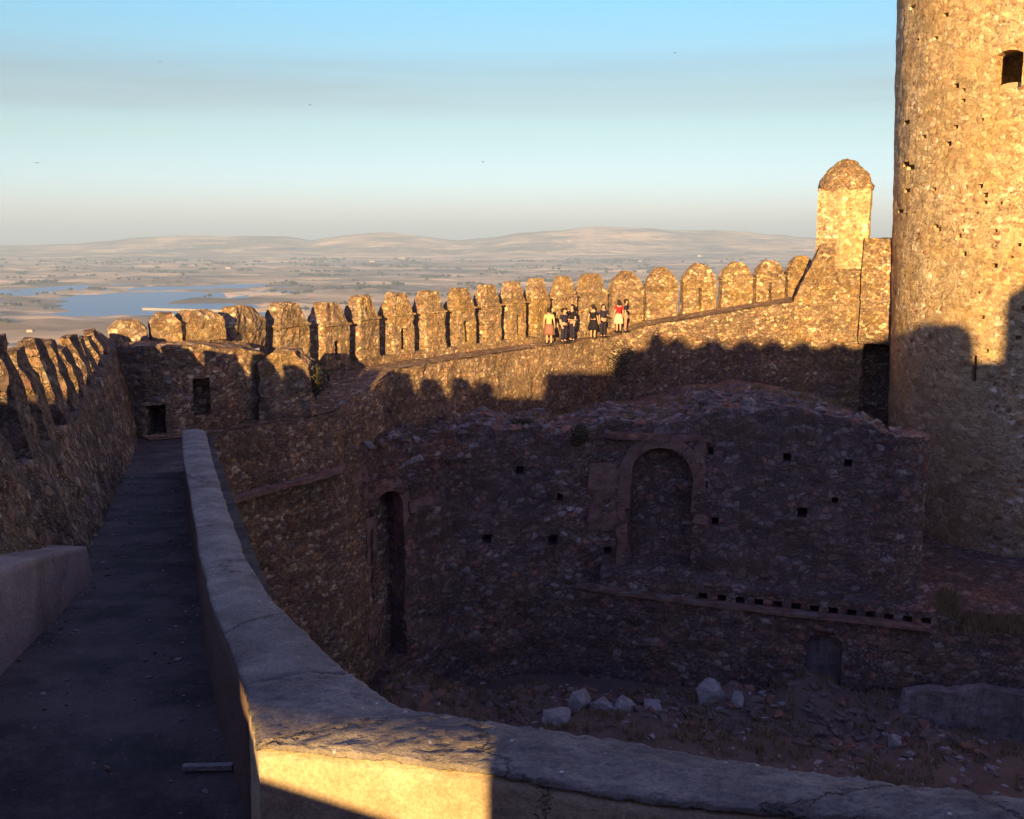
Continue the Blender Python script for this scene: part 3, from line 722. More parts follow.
fs.append(tuple(reversed(range(m)))); fs.append(tuple((len(zl) - 1) * m + i for i in range(m)))
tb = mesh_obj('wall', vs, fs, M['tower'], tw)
def tower_hit(px, py):
    d = ray(px, py); a = d.x ** 2 + d.y ** 2; b_ = -2 * (d.x * TC.x + d.y * TC.y); c_ = TC.x ** 2 + TC.y ** 2 - TR ** 2
    D = b_ * b_ - 4 * a * c_
    return d * ((-b_ - math.sqrt(max(D, 0))) / (2 * a))
cuts = []
def tower_cut(x0, x1, y0, y1, depth, arch):
    a = tower_hit((x0 + x1) / 2, y1); top = tower_hit((x0 + x1) / 2, y0); nrm = Vector((a.x - TC.x, a.y - TC.y, 0)).normalized(); ux = Vector((-nrm.y, nrm.x, 0))
    if ux.x < 0: ux = -ux
    l, r_ = tower_hit(x0, y1), tower_hit(x1, y1); wd = (r_ - l).length; h = top.z - a.z
    if arch: pr = [(-wd / 2, 0), (wd / 2, 0), (wd / 2, h - .15), (wd / 4, h - .03), (0, h), (-wd / 4, h - .03), (-wd / 2, h - .15)]
    else: pr = [(-wd / 2, 0), (wd / 2, 0), (wd / 2, h), (-wd / 2, h)]
    v, f = prism(pr, a + nrm * .6, ux, Vector((0, 0, 1)), -nrm * depth); cuts.append(cutter(v, f)); return a, nrm, ux, wd, h
win = tower_cut(998, 1024, 51, 89, .5, True); cuts_w = cuts.pop(); bpy.data.objects.remove(cuts_w)
a, nrm, ux, wd, h = win
pf = [(-wd / 2, 0), (wd / 2, 0), (wd / 2, h - .15), (wd / 4, h - .03), (0, h), (-wd / 4, h - .03), (-wd / 2, h - .15)]
fr_ = [a + nrm * .5 + ux * p[0] * 1. + Vector((0, 0, p[1])) for p in pf]; md_ = [a - nrm * .22 + ux * p[0] + Vector((0, 0, p[1])) for p in pf]; bk_ = [a - nrm * 3 + ux * p[0] * 5 + Vector((0, 0, p[1] * 1.6 - .5)) for p in pf]
n = 7; ff = [tuple(range(n)), tuple(2 * n + i for i in reversed(range(n)))] + [(k * n + i, k * n + (i + 1) % n, (k + 1) * n + (i + 1) % n, (k + 1) * n + i) for k in range(2) for i in range(n)]
boolean(tb, [cutter(fr_ + md_ + bk_, ff)])
tower_cut(969, 974, 355, 382, 2.0, False)
rg = random.Random(11)
for k in range(70):      # putlog holes and lost stones
    px = rg.uniform(900, 1035); py = rg.uniform(150, 600) if k > 14 else rg.uniform(5, 150)
    s = rg.uniform(2.0, 4.2)
    if abs(px - 1010) < 22 and py < 105 or abs(px - 971) < 12 and 340 < py < 395: continue
    tower_cut(px - s * .8, px + s * .8, py - s * .6, py + s * .6, .6 + rg.uniform(.12, .3), False)
boolean(tb, cuts)
a, nrm, ux, wd, h = win
# rounded sill of the window
pr = [(-wd / 2 + .02, 0), (wd / 2 - .02, 0)] + [(wd * .42 * math.cos(math.pi * i / 8), .02 + .20 * math.sin(math.pi * i / 8)) for i in range(9)]
v, f = prism([(-wd * .46, -.1), (wd * .46, -.1)] + [(wd * .46 * math.cos(math.pi * i / 8), .14 + .12 * math.sin(math.pi * i / 8)) for i in range(9)], a - nrm * .08, ux, Vector((0, 0, 1)), -nrm * .5)
wnd = mesh_obj('window_sill', v, f, M['plaster'], tw)

# ------------------------------------------------------------------ ruined building wall in the courtyard
RW = [(345, 449, 34.2), (362, 446, 35.0), (375, 450, 35.6), (392, 438, 36.2), (420, 443, 37.0), (445, 430, 37.7), (460, 433, 38.0), (478, 424, 38.2), (505, 432, 38.6), (540, 426, 38.9), (556, 434, 39.1), (580, 431, 39.2), (606, 420, 39.3), (620, 421, 39.3), (660, 424, 39.0), (700, 417, 38.7), (716, 408, 38.5), (760, 411, 38.0), (790, 406, 37.7), (820, 413, 37.4), (848, 416, 37.1), (856, 425, 37.0), (870, 426, 36.8), (895, 437, 36.4), (912, 446, 36.3)]
rv = thing('ruined_wall', 'tall ruined wall of an inner building below the sunlit walk, with arches and a crumbled top', 'ruined wall', (3, 38, -17))
st = []
for (px, py, Y) in RW:
    a = P(px, py, Y); q = min(1, max(0, (a.x + 5.6) / 4))
    # matching point towards the curtain wall
    oy = min(52.2, interp([(-6, 37.5), (-4, 40), (0, 45), (5, 50.5), (20, 52)], a.x)); zo = P(px, py, Y).z + interp([(35, -.6), (39, -.9)], Y)
    st.append((a.x, a.y + 2.8, a.x + .4, max(oy, a.y + 3.5), a.z + .1, zo, -18, .2))
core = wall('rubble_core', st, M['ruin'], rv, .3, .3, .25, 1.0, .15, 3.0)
st = []
for (px, py, Y) in RW: a = P(px, py, Y); st.append((a.x, a.y, a.x, a.y + 3.2, a.z, a.z + .15, -18, .2))
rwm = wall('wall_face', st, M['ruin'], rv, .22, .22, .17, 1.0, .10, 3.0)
def ruin_at(px, py):
    # point on the front face under a pixel (between stations)
    for (a, _, Ya), (b_, _, Yb) in zip(RW, RW[1:]):
        if a <= px <= b_: return P(px, py, lerp(Ya, Yb, (px - a) / (b_ - a)))
    return P(px, py, RW[-1][2])
cuts = []
def ruin_frame(px0, px1):
    a, b_ = ruin_at(px0, 500), ruin_at(px1, 500); ux = Vector((b_.x - a.x, b_.y - a.y, 0)); wd = ux.length; ux.normalize(); nr = Vector((ux.y, -ux.x, 0)); return ux, nr, wd
def arch_cut(px0, px1, y0, y1, depth, profile='arch'):
    ux, nr, wd = ruin_frame(px0, px1); c_ = ruin_at((px0 + px1) / 2, y1); h = ruin_at((px0 + px1) / 2, y0).z - c_.z
    pr = arch_profile(wd, h) if profile == 'arch' else [(-wd / 2, 0), (wd / 2, 0), (wd / 2, h), (-wd / 2, h)]
    v, f = prism(pr, c_ + nr * 1.0, ux, Vector((0, 0, 1)), -nr * (1.0 + depth)); cuts.append(cutter(v, f)); return c_, ux, nr, wd, h
A1 = arch_cut(628, 690, 447, 590, .55)
A2 = arch_cut(376, 403, 490, 657, 2.4)
arch_cut(350, 371, 512, 655, .7, 'box')
for (px, py, s) in ((601,478,4), (598,510,4), (607,550,4), (645,476,5), (704,484,4), (709,451,4), (715,520,4), (802,512,5), (848,463,4), (787,457,4), (486,538,5), (553,540,5), (520,470,4), (835,500,3), (560,497,3)):
    arch_cut(px - s, px + s, py - s, py + s, .6, 'box')
boolean(rwm, cuts)
def brick_arch(name, c_, ux, nr, wd, h, ring, depth, mat, parent, foot=.0):
    r0 = wd / 2; r1 = r0 + ring; prof_in = []; prof_out = []; n = 18
    V = []; Fc = []
    pts = [(-1, foot)] + [('a', i) for i in range(n + 1)] + [(1, foot)]
    def pair(p):
        if p[0] == 'a': a = math.pi - math.pi * p[1] / n; return (r0 * math.cos(a), h - r0 + r0 * math.sin(a)), (r1 * math.cos(a), h - r0 + r1 * math.sin(a))
        return (p[0] * r0, p[1]), (p[0] * r1, p[1])
    for p in pts:
        i_, o_ = pair(p)
        for q in (i_, o_):
            for dd in (.16, -depth): V.append(c_ + ux * q[0] + Vector((0, 0, q[1])) + nr * dd)
    for k in range(len(pts) - 1):
        b0, b1 = k * 4, k * 4 + 4
        for u, w2 in ((0, 1), (1, 3), (3, 2), (2, 0)): Fc.append((b0 + u, b0 + w2, b1 + w2, b1 + u))
    Fc += [(0, 1, 3, 2), (len(V) - 4, len(V) - 2, len(V) - 1, len(V) - 3)]
    return mesh_obj(name, displace(V, .03, 2, .07, 5), Fc, mat, parent)
c_, ux, nr, wd, h = A1
brick_arch('brick_arch', c_, ux, nr, wd, h, .45, .3, M['brick'], rv, 3.2)
c_, ux, nr, wd, h = A2
brick_arch('brick_arch', c_, ux, nr, wd, h, .42, .3, M['brick'], rv, 0)
# brick panels left and right of the blind arch, a brick pier at the wall's right end
def ruin_panel(name, px0, px1, y0, y1, th, mat, proud=.07, amp=.05):
    ux, nr, wd = ruin_frame(px0, px1); a = ruin_at(px0, y1); h = ruin_at(px0, y0).z - a.z
    v, f = loft([[a + nr * proud, a + nr * proud + Vector((0, 0, h)), a - nr * th + Vector((0, 0, h)), a - nr * th],
                 [a + ux * wd + nr * proud, a + ux * wd + nr * proud + Vector((0, 0, h)), a + ux * wd - nr * th + Vector((0, 0, h)), a + ux * wd - nr * th]], .2, [max(2, int(h / .2)), 1, 2, 1])
    return mesh_obj(name, displace(v, amp, 1.4, .14, 2.6), f, mat, rv)
ruin_panel('brick_patch', 588, 618, 462, 530, .3, M['brick'], .10, .10)
ruin_panel('brick_patch', 694, 706, 440, 505, .3, M['brick'], .10, .08)
ruin_panel('brick_patch', 606, 712, 432, 439, .3, M['brick'], .10, .08)
ruin_panel('brick_pier', 616, 624, 500, 590, .3, M['brick'], .16, .05)
ruin_panel('brick_pier', 404, 412, 545, 655, .3, M['brick'], .16, .05)
ruin_panel('brick_pier', 365, 373, 520, 655, .3, M['brick'], .16, .06)
ruin_panel('brick_patch', 694, 712, 505, 522, .3, M['brick'], .10, .10)
ruin_panel('brick_patch', 350, 366, 470, 508, .3, M['brick'], .10, .12)
ruin_panel('brick_patch', 408, 432, 500, 512, .3, M['brick'], .10, .10)
pp = ruin_at(905, 500)
v, f = ngon_tower(pp.x + .1, pp.y + .7, .85, -14, P(905, 437, 36.3).z, 14, 2, 40, 0, .07)
mesh_obj('corner_pier', v, f, M['lower'], rv)

# lower terrace wall with the row of joist holes and the arched niche
LWP = [(330, 560, 37.5), (480, 572, 39.4), (580, 585, 39.0), (690, 599, 38.0), (800, 612, 36.9), (930, 627, 35.6), (1040, 632, 34.6), (1200, 640, 33.2)]
tz = thing('terrace_wall', 'dark lower terrace wall with a row of square joist holes and an arched niche', 'ruined wall', (6, 37, -17))
st = []
for (px, py, Y) in LWP:
    a = P(px, py, Y); st.append((a.x, a.y - .35, a.x + .6, a.y + 4.5, a.z, a.z + .3, -18.5, .25)) if px < 930 else st.append((a.x, a.y - .35, a.x + 4, a.y + 13, a.z, a.z + .3, -18.5, .25))
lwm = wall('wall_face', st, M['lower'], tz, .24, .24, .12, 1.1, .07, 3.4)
def lw_at(px, py, d=.35):
    for (a, _, Ya), (b_, _, Yb) in zip(LWP, LWP[1:]):
        if a <= px <= b_: return P(px, py, lerp(Ya, Yb, (px - a) / (b_ - a)) - d)
    return P(px, py, 36)
a, b_ = lw_at(700, 640), lw_at(930, 640); ux = Vector((b_.x - a.x, b_.y - a.y, 0)).normalized(); nr = Vector((ux.y, -ux.x, 0))
c_ = lw_at(822, 692); wd = 36 / FPX * c_.y; h = lw_at(822, 631).z - c_.z
v, f = prism(arch_profile(wd, h), c_ + nr * .8, ux, Vector((0, 0, 1)), -nr * 1.45); boolean(lwm, [cutter(v, f)])
v, f = prism(arch_profile(wd * .98, h * .99), c_ - nr * .50, ux, Vector((0, 0, 1)), -nr * .14); mesh_obj('niche_back', v, f, M['streaked'], tz)
# upper band over the terrace with joist holes (front skin of the ruined wall's foot)
st = []
for px, py in ((600,572), (690,583), (800,597), (930,612), (960,616)):
    a = lw_at(px, py, .05); st.append((a.x, a.y, a.x + .4, a.y + 1.6, a.z, a.z + .6, a.z - 1.4))
bd = wall('joist_band', st, M['lower'], tz, .25, .25, .06, 1.2, .04, 4)
cuts = []
for k in range(13):
    px = lerp(703, 926, k / 12); py = lerp(597, 622, k / 12)
    a = lw_at(px, py, .05); v, f = prism([(-.16, -.2), (.16, -.2), (.16, .16), (-.16, .16)], a + nr * .5, ux, Vector((0, 0, 1)), -nr * 1.0); cuts.append(cutter(v, f))
boolean(bd, cuts)
st = []
for px, py in ((575,587), (690,603), (800,616), (930,630)):
    a = lw_at(px, py, .5); st.append((a.x, a.y, a.x + .2, a.y + .5, a.z + .05, a.z + .05, a.z - .07))
wall('brick_course', st, M['brick'], tz, .2, .2, .04, 1.6, .02, 5)

# pale plastered wall remnant at the lower right, and stub walls
pw = thing('plaster_wall', 'pale streaked plaster wall remnant low in the courtyard at the lower right', 'wall remnant', (14, 32.5, -18))
st = []
for px, py, Y in ((898, 712, 34.6), (906, 694, 34.5), (930, 690, 34.3), (950, 693, 34.1), (985, 688, 33.8), (1003, 692, 33.7), (1024, 696, 33.5), (1080, 700, 33)):
    a = P(px, py, Y); st.append((a.x, a.y, a.x + .1, a.y + .55, a.z, a.z - .02, -19.5))
wall('wall_face', st, M['streaked'], pw, .12, .12, .05, 1.1, .05, 5)

# ------------------------------------------------------------------ courtyard ground
def gz(x, y):
    z = -16.9 + .25 * noise.fractal(Vector((x, y, 0)) * .35, .8, 2, 4)
    z += 1.5 * math.exp(-((x + 3.5) / 2.6) ** 2 - ((y - 33.5) / 2.2) ** 2)       # mound on the left
    z += .9 * math.exp(-((x - 4) / 3.5) ** 2 - ((y - 33) / 1.6) ** 2)
    z += .5 * math.exp(-((x - 10) / 4) ** 2 - ((y - 35.5) / 1.0) ** 2) + .8 * math.exp(-((y - 35.6) / 1.3) ** 2) * (.7 + .5 * noise.noise(Vector((x * .6, 0, 4))))
    return z
vs = []; fs = []; nx, ny = 150, 130
for j in range(ny + 1):
    for i in range(nx + 1): x = lerp(-13, 26, i / nx); y = lerp(5, 40, j / ny); vs.append((x, y, gz(x, y)))
for j in range(ny):
    for i in range(nx): q = j * (nx + 1) + i; fs.append((q, q + 1, q + nx + 2, q + nx + 1))
struct(mesh_obj('ground', vs, fs, M['dirt'], None, True))

# rocks
def rock_mesh(seed, sx_, sy_, sz_, mat, name='boulder', sub=3):
    rg_ = random.Random(seed * 13 + 1); bm = bmesh.new()
    for _ in range(20 if sub > 2 else 30):
        d = Vector((rg_.gauss(0, 1), rg_.gauss(0, 1), rg_.gauss(0, 1))).normalized() * rg_.uniform(.75, 1.15); bm.verts.new(d)
    bmesh.ops.convex_hull(bm, input=bm.verts[:]); loose = [v for v in bm.verts if not v.link_faces]; bmesh.ops.delete(bm, geom=loose, context='VERTS')
    bmesh.ops.bevel(bm, geom=bm.edges[:], offset=.05, segments=1, affect='EDGES'); bmesh.ops.triangulate(bm, faces=bm.faces[:]); bmesh.ops.subdivide_edges(bm, edges=[e for e in bm.edges if e.calc_length() > .35], cuts=2, use_grid_fill=True)
    for v in bm.verts:
        n_ = noise.noise_vector(v.co * .9 + Vector((seed * 5, seed, 2))) * .15 + noise.noise_vector(v.co * 3.4 + Vector((seed, 3, 2))) * .07
        v.co += n_; v.co = Vector((v.co.x * sx_, v.co.y * sy_, max(v.co.z, -.45) * sz_ + .3 * sz_))
        v.co = Vector([round(c__ / (.12 * max(sx_, .3))) * .12 * max(sx_, .3) * .35 + c__ * .65 for c__ in v.co])
    me = bpy.data.meshes.new(name); bm.to_mesh(me); bm.free(); me.materials.append(mat); return me
ROCKS = [(557, 716, .55, .35, 'r', 'angular grey boulder at the left end of the line of pale rocks'), (580, 700, .5, .45, 'r', 'tall pale rock second from the left in the rock line'), (603, 706, .45, .3, 'r', 'low pale rock in the middle of the courtyard rock line'),
         (625, 708, .5, .42, 'r', 'blocky pale rock between the middle rock and the white boulder'), (652, 704, .4, .3, 'r', 'small pale rock just left of the white boulder'), (711, 702, .55, .55, 'r', 'largest upright whitish boulder in the dark courtyard'),
         (737, 709, .35, .25, 'r', 'small whitish rock right of the largest boulder'), (450, 682, .5, .15, 'r', 'flat grey slab on the grassy mound'), (388, 676, .45, .14, 'r', 'thin grey slab at the foot of the arched doorway'), (897, 728, .4, .14, 'd', 'flat brown slab before the plaster wall remnant'),
         (540, 690, .4, .2, 'd', 'brown rock behind the left end of the pale rock line'), (895, 742, .3, .3, 'r', 'small pale stone low before the plaster wall remnant')]
for k, (px, py, s, hh, c_, lab) in enumerate(ROCKS):
    p = PZ(px, py, -16.5)
    for _ in range(4): p = PZ(px, py, gz(p.x, p.y) + hh * .5)
    me = rock_mesh(k + 1, s * 1.15, s * .8, hh * 1.3, M['rock' if c_ == 'r' else 'darkrock'])
    o = bpy.data.objects.new('boulder', me); COL.objects.link(o); o.location = (p.x, p.y, gz(p.x, p.y) - .05); o.rotation_euler = (0, 0, k * 1.3)
    tag(o, lab, 'boulder', 'rocks lying in the courtyard')
# rubble on top of the ruin and on the ground : uncountable
def scatter_rubble(name, label, pts, mats, seed, smin, smax):
    rg = random.Random(seed); V = []; Fc = []; MI = []
    base = [rock_mesh(s + 30, 1, .8, .8, None, 'tmp', 2) if False else None for s in range(1)]
    protos = []
    for s in range(5):
        bm = bmesh.new(); r2 = random.Random(s + 50)
        for _ in range(13): bm.verts.new(Vector((r2.gauss(0, 1), r2.gauss(0, 1), r2.gauss(0, 1))).normalized() * r2.uniform(.7, 1.1))
        bmesh.ops.convex_hull(bm, input=bm.verts[:]); bmesh.ops.delete(bm, geom=[v for v in bm.verts if not v.link_faces], context='VERTS'); bm.verts.index_update()
        protos.append(([v.co.copy() for v in bm.verts], [tuple(v.index for v in f_.verts) for f_ in bm.faces])); bm.free()
    for p in pts:
        pv_, pf = protos[rg.randrange(5)]; s = smin + (smax - smin) * rg.random() ** 2.5; rot = Matrix.Rotation(rg.uniform(0, 6.3), 3, 'Z') @ Matrix.Rotation(rg.uniform(-.5, .5), 3, 'X')
        n = len(V); sc_ = Vector((rg.uniform(.8, 1.6), rg.uniform(.6, 1), rg.uniform(.4, .8)))
        V += [Vector(p) + rot @ Vector((q.x * sc_.x * s, q.y * sc_.y * s, q.z * sc_.z * s)) for q in pv_]
        Fc += [tuple(i + n for i in q) for q in pf]; mi = rg.choices(range(len(mats)), weights=[3, 4, 1][:len(mats)])[0]; MI += [mi] * len(pf)
    o = mesh_obj(name, V, Fc, None, None)
    for m_ in mats: o.data.materials.append(m_)
    o.data.polygons.foreach_set('material_index', MI); o['kind'] = 'stuff'; o['label'] = label; o['category'] = 'rubble'; return o
M['toprock'] = plain('ruin_stone', (.38,.32,.28), (.25,.20,.17), 2.5, .05)
M['brickstone'] = plain('reddish_stone', (.36,.19,.12), (.24,.13,.09), 3, .03)
rg = random.Random(5); pts = []
bpy.context.view_layer.update()
dg = bpy.context.evaluated_depsgraph_get()
def drop(x, y, z0=6):
    ok, loc, n_, i_, ob, mt = scene.ray_cast(dg, Vector((x, y, z0)), Vector((0, 0, -1))); return loc if ok else None
for k in range(900):
    px = rg.uniform(350, 905); Yf = interp([(a, c__) for a, b__, c__ in RW], px); y = Yf + .1 + 3.2 * rg.random() ** 1.4; x = P(px, 430, Yf).x * y / Yf
    l = drop(x, y, -5.2)
    if l and l.z < -5.6: pts.append(l)
scatter_rubble('rubble', 'loose pale and brown rubble strewn along the crumbled top of the ruined wall', pts, [M['toprock'], M['darkrock'], M['brickstone']], 4, .06, .30)
pts = []
for k in range(1500):
    x = rg.uniform(-8, 17); y = rg.uniform(27, 37.5); pts.append((x, y, gz(x, y)))
scatter_rubble('rubble', 'small stones littering the dark courtyard floor', pts, [M['darkrock'], M['rock'], M['brickstone']], 9, .04, .2)
pts = []
for k in range(700):
    y = rg.uniform(4.5, 24); xr = (-1.45 - .32 * (y - 5.2)) - .05; xl = lw(y) + .08; t_ = rg.random() ** 2 * .5; t_ = t_ if rg.random() < .5 else 1 - t_
    pts.append((lerp(xl, xr, t_), y, Fz(y) + .005))
scatter_rubble('gravel', 'loose grit and pebbles gathered along both edges of the walk', pts, [M['darkrock'], M['rock'], M['brickstone']], 19, .008, .035)
pts = []
for k in range(1100):
    x = rg.uniform(-6, 15.5); y = rg.gauss(34.6 - max(0, x - 6) * .15, .9); pts.append((x, y, gz(x, y) - .02))
scatter_rubble('rubble', 'bank of broken dark stone heaped along the foot of the terrace wall', pts, [M['darkrock'], M['darkrock'], M['brickstone']], 29, .08, .36)
# dry grass
def grass(name, label, pts, seed, h):
    rg = random.Random(seed); V = []; Fc = []
    for p in pts:
        for b__ in range(9):
            a = rg.uniform(0, 6.3); hh = h * rg.uniform(.5, 1.3); l = rg.uniform(.1, .6) * hh; w_ = .012 + hh * .025
            p0 = Vector(p) + Vector((rg.uniform(-.12, .12), rg.uniform(-.12, .12), -.02)); n = len(V); sd = Vector((math.sin(a), -math.cos(a), 0)) * w_
            V += [p0 - sd, p0 + sd, p0 + Vector((math.cos(a) * l, math.sin(a) * l, hh))]; Fc.append((n, n + 1, n + 2))
    o = mesh_obj(name, V, Fc, M['straw']); o['kind'] = 'stuff'; o['label'] = label; o['category'] = 'grass'
pts = []
for k in range(2600):
    x = rg.uniform(-8, 17); y = rg.uniform(28, 37)
    if noise.noise(Vector((x, y, 0)) * .5) > -.05 or (x < -1 and rg.random() < .7): pts.append((x, y, gz(x, y)))
for k in range(900):
    px = rg.uniform(930, 1040); Y = lerp(35.3, 34.3, (px - 930) / 110) + rg.uniform(0, 1.2); x = (px - CX) / FPX * Y * 1.07; l = drop(x, Y, -11)
    if l: pts.append(l)
grass('dry_grass', 'dry straw grass tufts over the courtyard mound and terrace ledge', pts, 3, .28)
pts = []
for k in range(900):
    px = rg.uniform(350, 880); Yf = interp([(a, c__) for a, b__, c__ in RW], px); y = Yf + .2 + 6 * rg.random(); x = P(px, 430, Yf).x * y / Yf; l = drop(x, y, -5.2)
    if l and l.z < -5.6 and noise.noise(Vector((x, y, 3)) * .6) > 0: pts.append(l)
grass('dry_grass', 'thin dry grass growing along the crumbled top of the ruined wall', pts, 8, .25)

# shrubs
def shrub(p, r_, h, label, seed, dens=500):
    rg = random.Random(seed); t = thing('shrub', label, 'shrub', p, 0, 'shrubs growing on the walls')
    V = []; Fc = []
    for k in range(dens):
        d = Vector((rg.gauss(0, 1), rg.gauss(0, 1), rg.gauss(0, 1))).normalized() * rg.random() ** .45
        lump = 1 + .5 * noise.noise(d * 1.7 + Vector((seed, 0, 0)))
        c__ = Vector(p) + Vector((d.x * r_ * lump, d.y * r_ * lump, h * .5 + d.z * h * .5 * lump)); s = rg.uniform(.03, .07); a = Vector((rg.gauss(0, 1), rg.gauss(0, 1), rg.gauss(0, 1))).normalized(); b__ = a.orthogonal().normalized()
        n = len(V); V += [c__ - a * s, c__ + b__ * s * .6, c__ + a * s, c__ - b__ * s * .6]; Fc.append((n, n + 1, n + 2, n + 3))
    mesh_obj('foliage', V, Fc, M['leaf'], t)
    V = []; Fc = []
    for k in range(7):
        a = rg.uniform(0, 6.3); e_ = Vector(p) + Vector((math.cos(a) * r_ * .6, math.sin(a) * r_ * .6, h * .7)); b0 = Vector(p) + Vector((0, 0, -.05)); n = len(V)
        for q, w_ in ((b0, .02), (e_, .006)): V += [q + Vector((w_, 0, 0)), q + Vector((-w_ / 2, w_, 0)), q + Vector((-w_ / 2, -w_, 0))]
        Fc += [(n, n + 1, n + 4, n + 3), (n + 1, n + 2, n + 5, n + 4), (n + 2, n, n + 3, n + 5), (n, n + 2, n + 1), (n + 3, n + 4, n + 5)]
    mesh_obj('stem', V, Fc, M['twig'], t)
SHR = [(316, 398, 33.0, .45, 1.1, 'dark shrub right of the sunlit masonry stub'), (522, 431, 39.6, .5, .5, 'dark shrub on the ruin top, left of the reddish one beside it'), (579, 445, 39.2, .4, .8, 'reddish dark shrub hanging on the ruin top left of the blind arch'),
       (622, 382, 48.6, .8, 1.8, 'tall dark shrub against the curtain wall below the woman in red'), (778, 416, 39.5, .7, .7, 'dark shrub on the ruin top near its right end'), (706, 412, 41.5, .45, .5, 'small dark shrub on the ruin top above the blind arch')]
for k, (px, py, Y, r_, h, lab) in enumerate(SHR):
    p = P(px, py, Y); shrub(p, r_, h, lab, k + 1, 700)

# ------------------------------------------------------------------ people
def skin_mesh(name, chain_verts, edges, radii, mat, parent, sub=1):
    me = bpy.data.meshes.new(name); me.from_pydata([Vector(v) for v in chain_verts], edges, []); me.update()
    o = bpy.data.objects.new(name, me); COL.objects.link(o)
    md = o.modifiers.new('skin', 'SKIN'); md.use_smooth_shade = True
    for sv, r_ in zip(me.skin_vertices[0].data, radii): sv.radius = (r_, r_) if not isinstance(r_, tuple) else r_
    me.skin_vertices[0].data[0].use_root = True
    sb_ = o.modifiers.new('sub', 'SUBSURF'); sb_.levels = sub; sb_.render_levels = sub
    dg = bpy.context.evaluated_depsgraph_get(); dg.update(); m2 = bpy.data.meshes.new_from_object(o.evaluated_get(dg)); o.modifiers.clear(); o.data = m2; m2.materials.clear(); m2.materials.append(mat)
    for p in m2.polygons: p.use_smooth = True
    o.parent = parent; return o
def person(p, rot, label, top, bottom, skirt, H=1.66, hold=0, hairlong=False, leg=M['skin']):
    t = thing('person', label, 'person', p, rot, 'visitors standing on the wall walk'); H *= .95; k = H / 1.66
    # local: faces -Y.  body = one continuous skinned figure
    V = [(0,0,.92), (0,0,1.08), (0,.01,1.25), (0,.01,1.38), (0,0,1.44), (0,-.01,1.50), (0,-.02,1.57), (0,-.01,1.64)]; Rr = [(.14,.10), (.12,.09), (.14,.10), (.11,.08), .05, .065, .085, .06]
    E_ = [(i, i + 1) for i in range(7)]
    def add(parent_i, pts):
        prev = parent_i
        for q, r_ in pts: V.append(q); Rr.append(r_); E_.append((prev, len(V) - 1)); prev = len(V) - 1
        return prev
    for s in (-1, 1):
        add(0, [((s*.09, 0, .82), .085), ((s*.10, -.01, .48), .055), ((s*.10, .02, .27), .05), ((s*.10, .02, .07), .035), ((s*.11, -.10, .03), .035), ((s*.12,-.16,.025), .025)])
        if hold and s == 1: w_ = add(3, [((s*.17, 0, 1.36), .05), ((s*.23, -.05, 1.12), .04), ((s*.18, -.28, 1.10), .032), ((s*.15, -.35, 1.13), .028)])
        else: w_ = add(3, [((s*.17, 0, 1.36), .05), ((s*.24, .02, 1.10), .04), ((s*.26, -.04, .88), .03), ((s*.26, -.06, .80), .03)])
        base = Vector(V[w_]); d = Vector((0, -.3, -1)).normalized() if not (hold and s == 1) else Vector((-.2, -1, .1)).normalized(); sidev = Vector((0, 1, 0)) if not (hold and s == 1) else Vector((1, 0, 0))
        for q in range(4): add(w_, [(tuple(base + d * .05 + sidev * (.012 * (q * 2 - 3) / 1.5)), .010), (tuple(base + d * (.085 + .01 * (q in (1, 2))) + sidev * (.014 * (q * 2 - 3) / 1.5)), .008)])
        add(w_, [(tuple(base + d * .02 - sidev * .04), .010), (tuple(base + d * .045 - sidev * .05), .008)])
    V = [(x * k, y * k, z * k) for x, y, z in V]
    b_ = skin_mesh('body', V, E_, [tuple(c * k for c in r_) if isinstance(r_, tuple) else r_ * k for r_ in Rr], M['skin'], t, 1)
    for v in b_.data.vertices:       # nose, brow and chin on the head's front
        c__ = v.co / k
        if c__.z > 1.50 and c__.y < -.07 and abs(c__.x) < .02 and 1.52 < c__.z < 1.58: v.co.y -= .018 * k
    # top: torso and sleeves
    V = [(0,0,.90), (0,0,1.10), (0,.01,1.25), (0,.01,1.385), (-.17,0,1.37), (-.235,.01,1.14), (.17,0,1.37), (.235,.0,1.14)]; E_ = [(0,1), (1,2), (2,3), (3,4), (4,5), (3,6), (6,7)]
    Rr = [(.155,.12), (.14,.11), (.155,.12), (.125,.095), .062, .052, .062, .052]
    if hold: V[7] = (.235, -.045, 1.13)
    skin_mesh('top', [(x * k, y * k, z * k) for x, y, z in V], E_, [tuple(c * k for c in r_) if isinstance(r_, tuple) else r_ * k for r_ in Rr], top, t, 1)
    if skirt:
        vs = []; fs = []; m = 24; zz = [.96, .88, .75, .6, .45]; rrs = [.16, .20, .235, .26, .285]
        for z, r_ in zip(zz, rrs):
            for i in range(m): a = 2 * math.pi * i / m; q = 1 + (.07 * math.cos(6 * a) * (.96 - z) * 2); vs.append((r_ * q * math.cos(a) * k, r_ * .8 * q * math.sin(a) * k, z * k))
        for j in range(4):
            for i in range(m): fs.append((j*m+i, j*m+(i+1)%m, (j+1)*m+(i+1)%m, (j+1)*m+i))
        fs.append(tuple(range(m))); fs.append(tuple(4*m+i for i in reversed(range(m))))
        o = mesh_obj('skirt', vs, fs, bottom, None, True, world=False); o.parent = t
    else:
        V = [(0,0,.93), (-.09,0,.80), (-.10,0,.48), (-.10,.02,.10), (.09,0,.80), (.10,0,.48), (.10,.02,.10)]; E_ = [(0,1), (1,2), (2,3), (0,4), (4,5), (5,6)]; Rr = [(.16,.12), .105, .075, .065, .105, .075, .065]
        skin_mesh('trousers', [(x * k, y * k, z * k) for x, y, z in V], E_, [tuple(c * k for c in r_) if isinstance(r_, tuple) else r_ * k for r_ in Rr], bottom, t, 1)
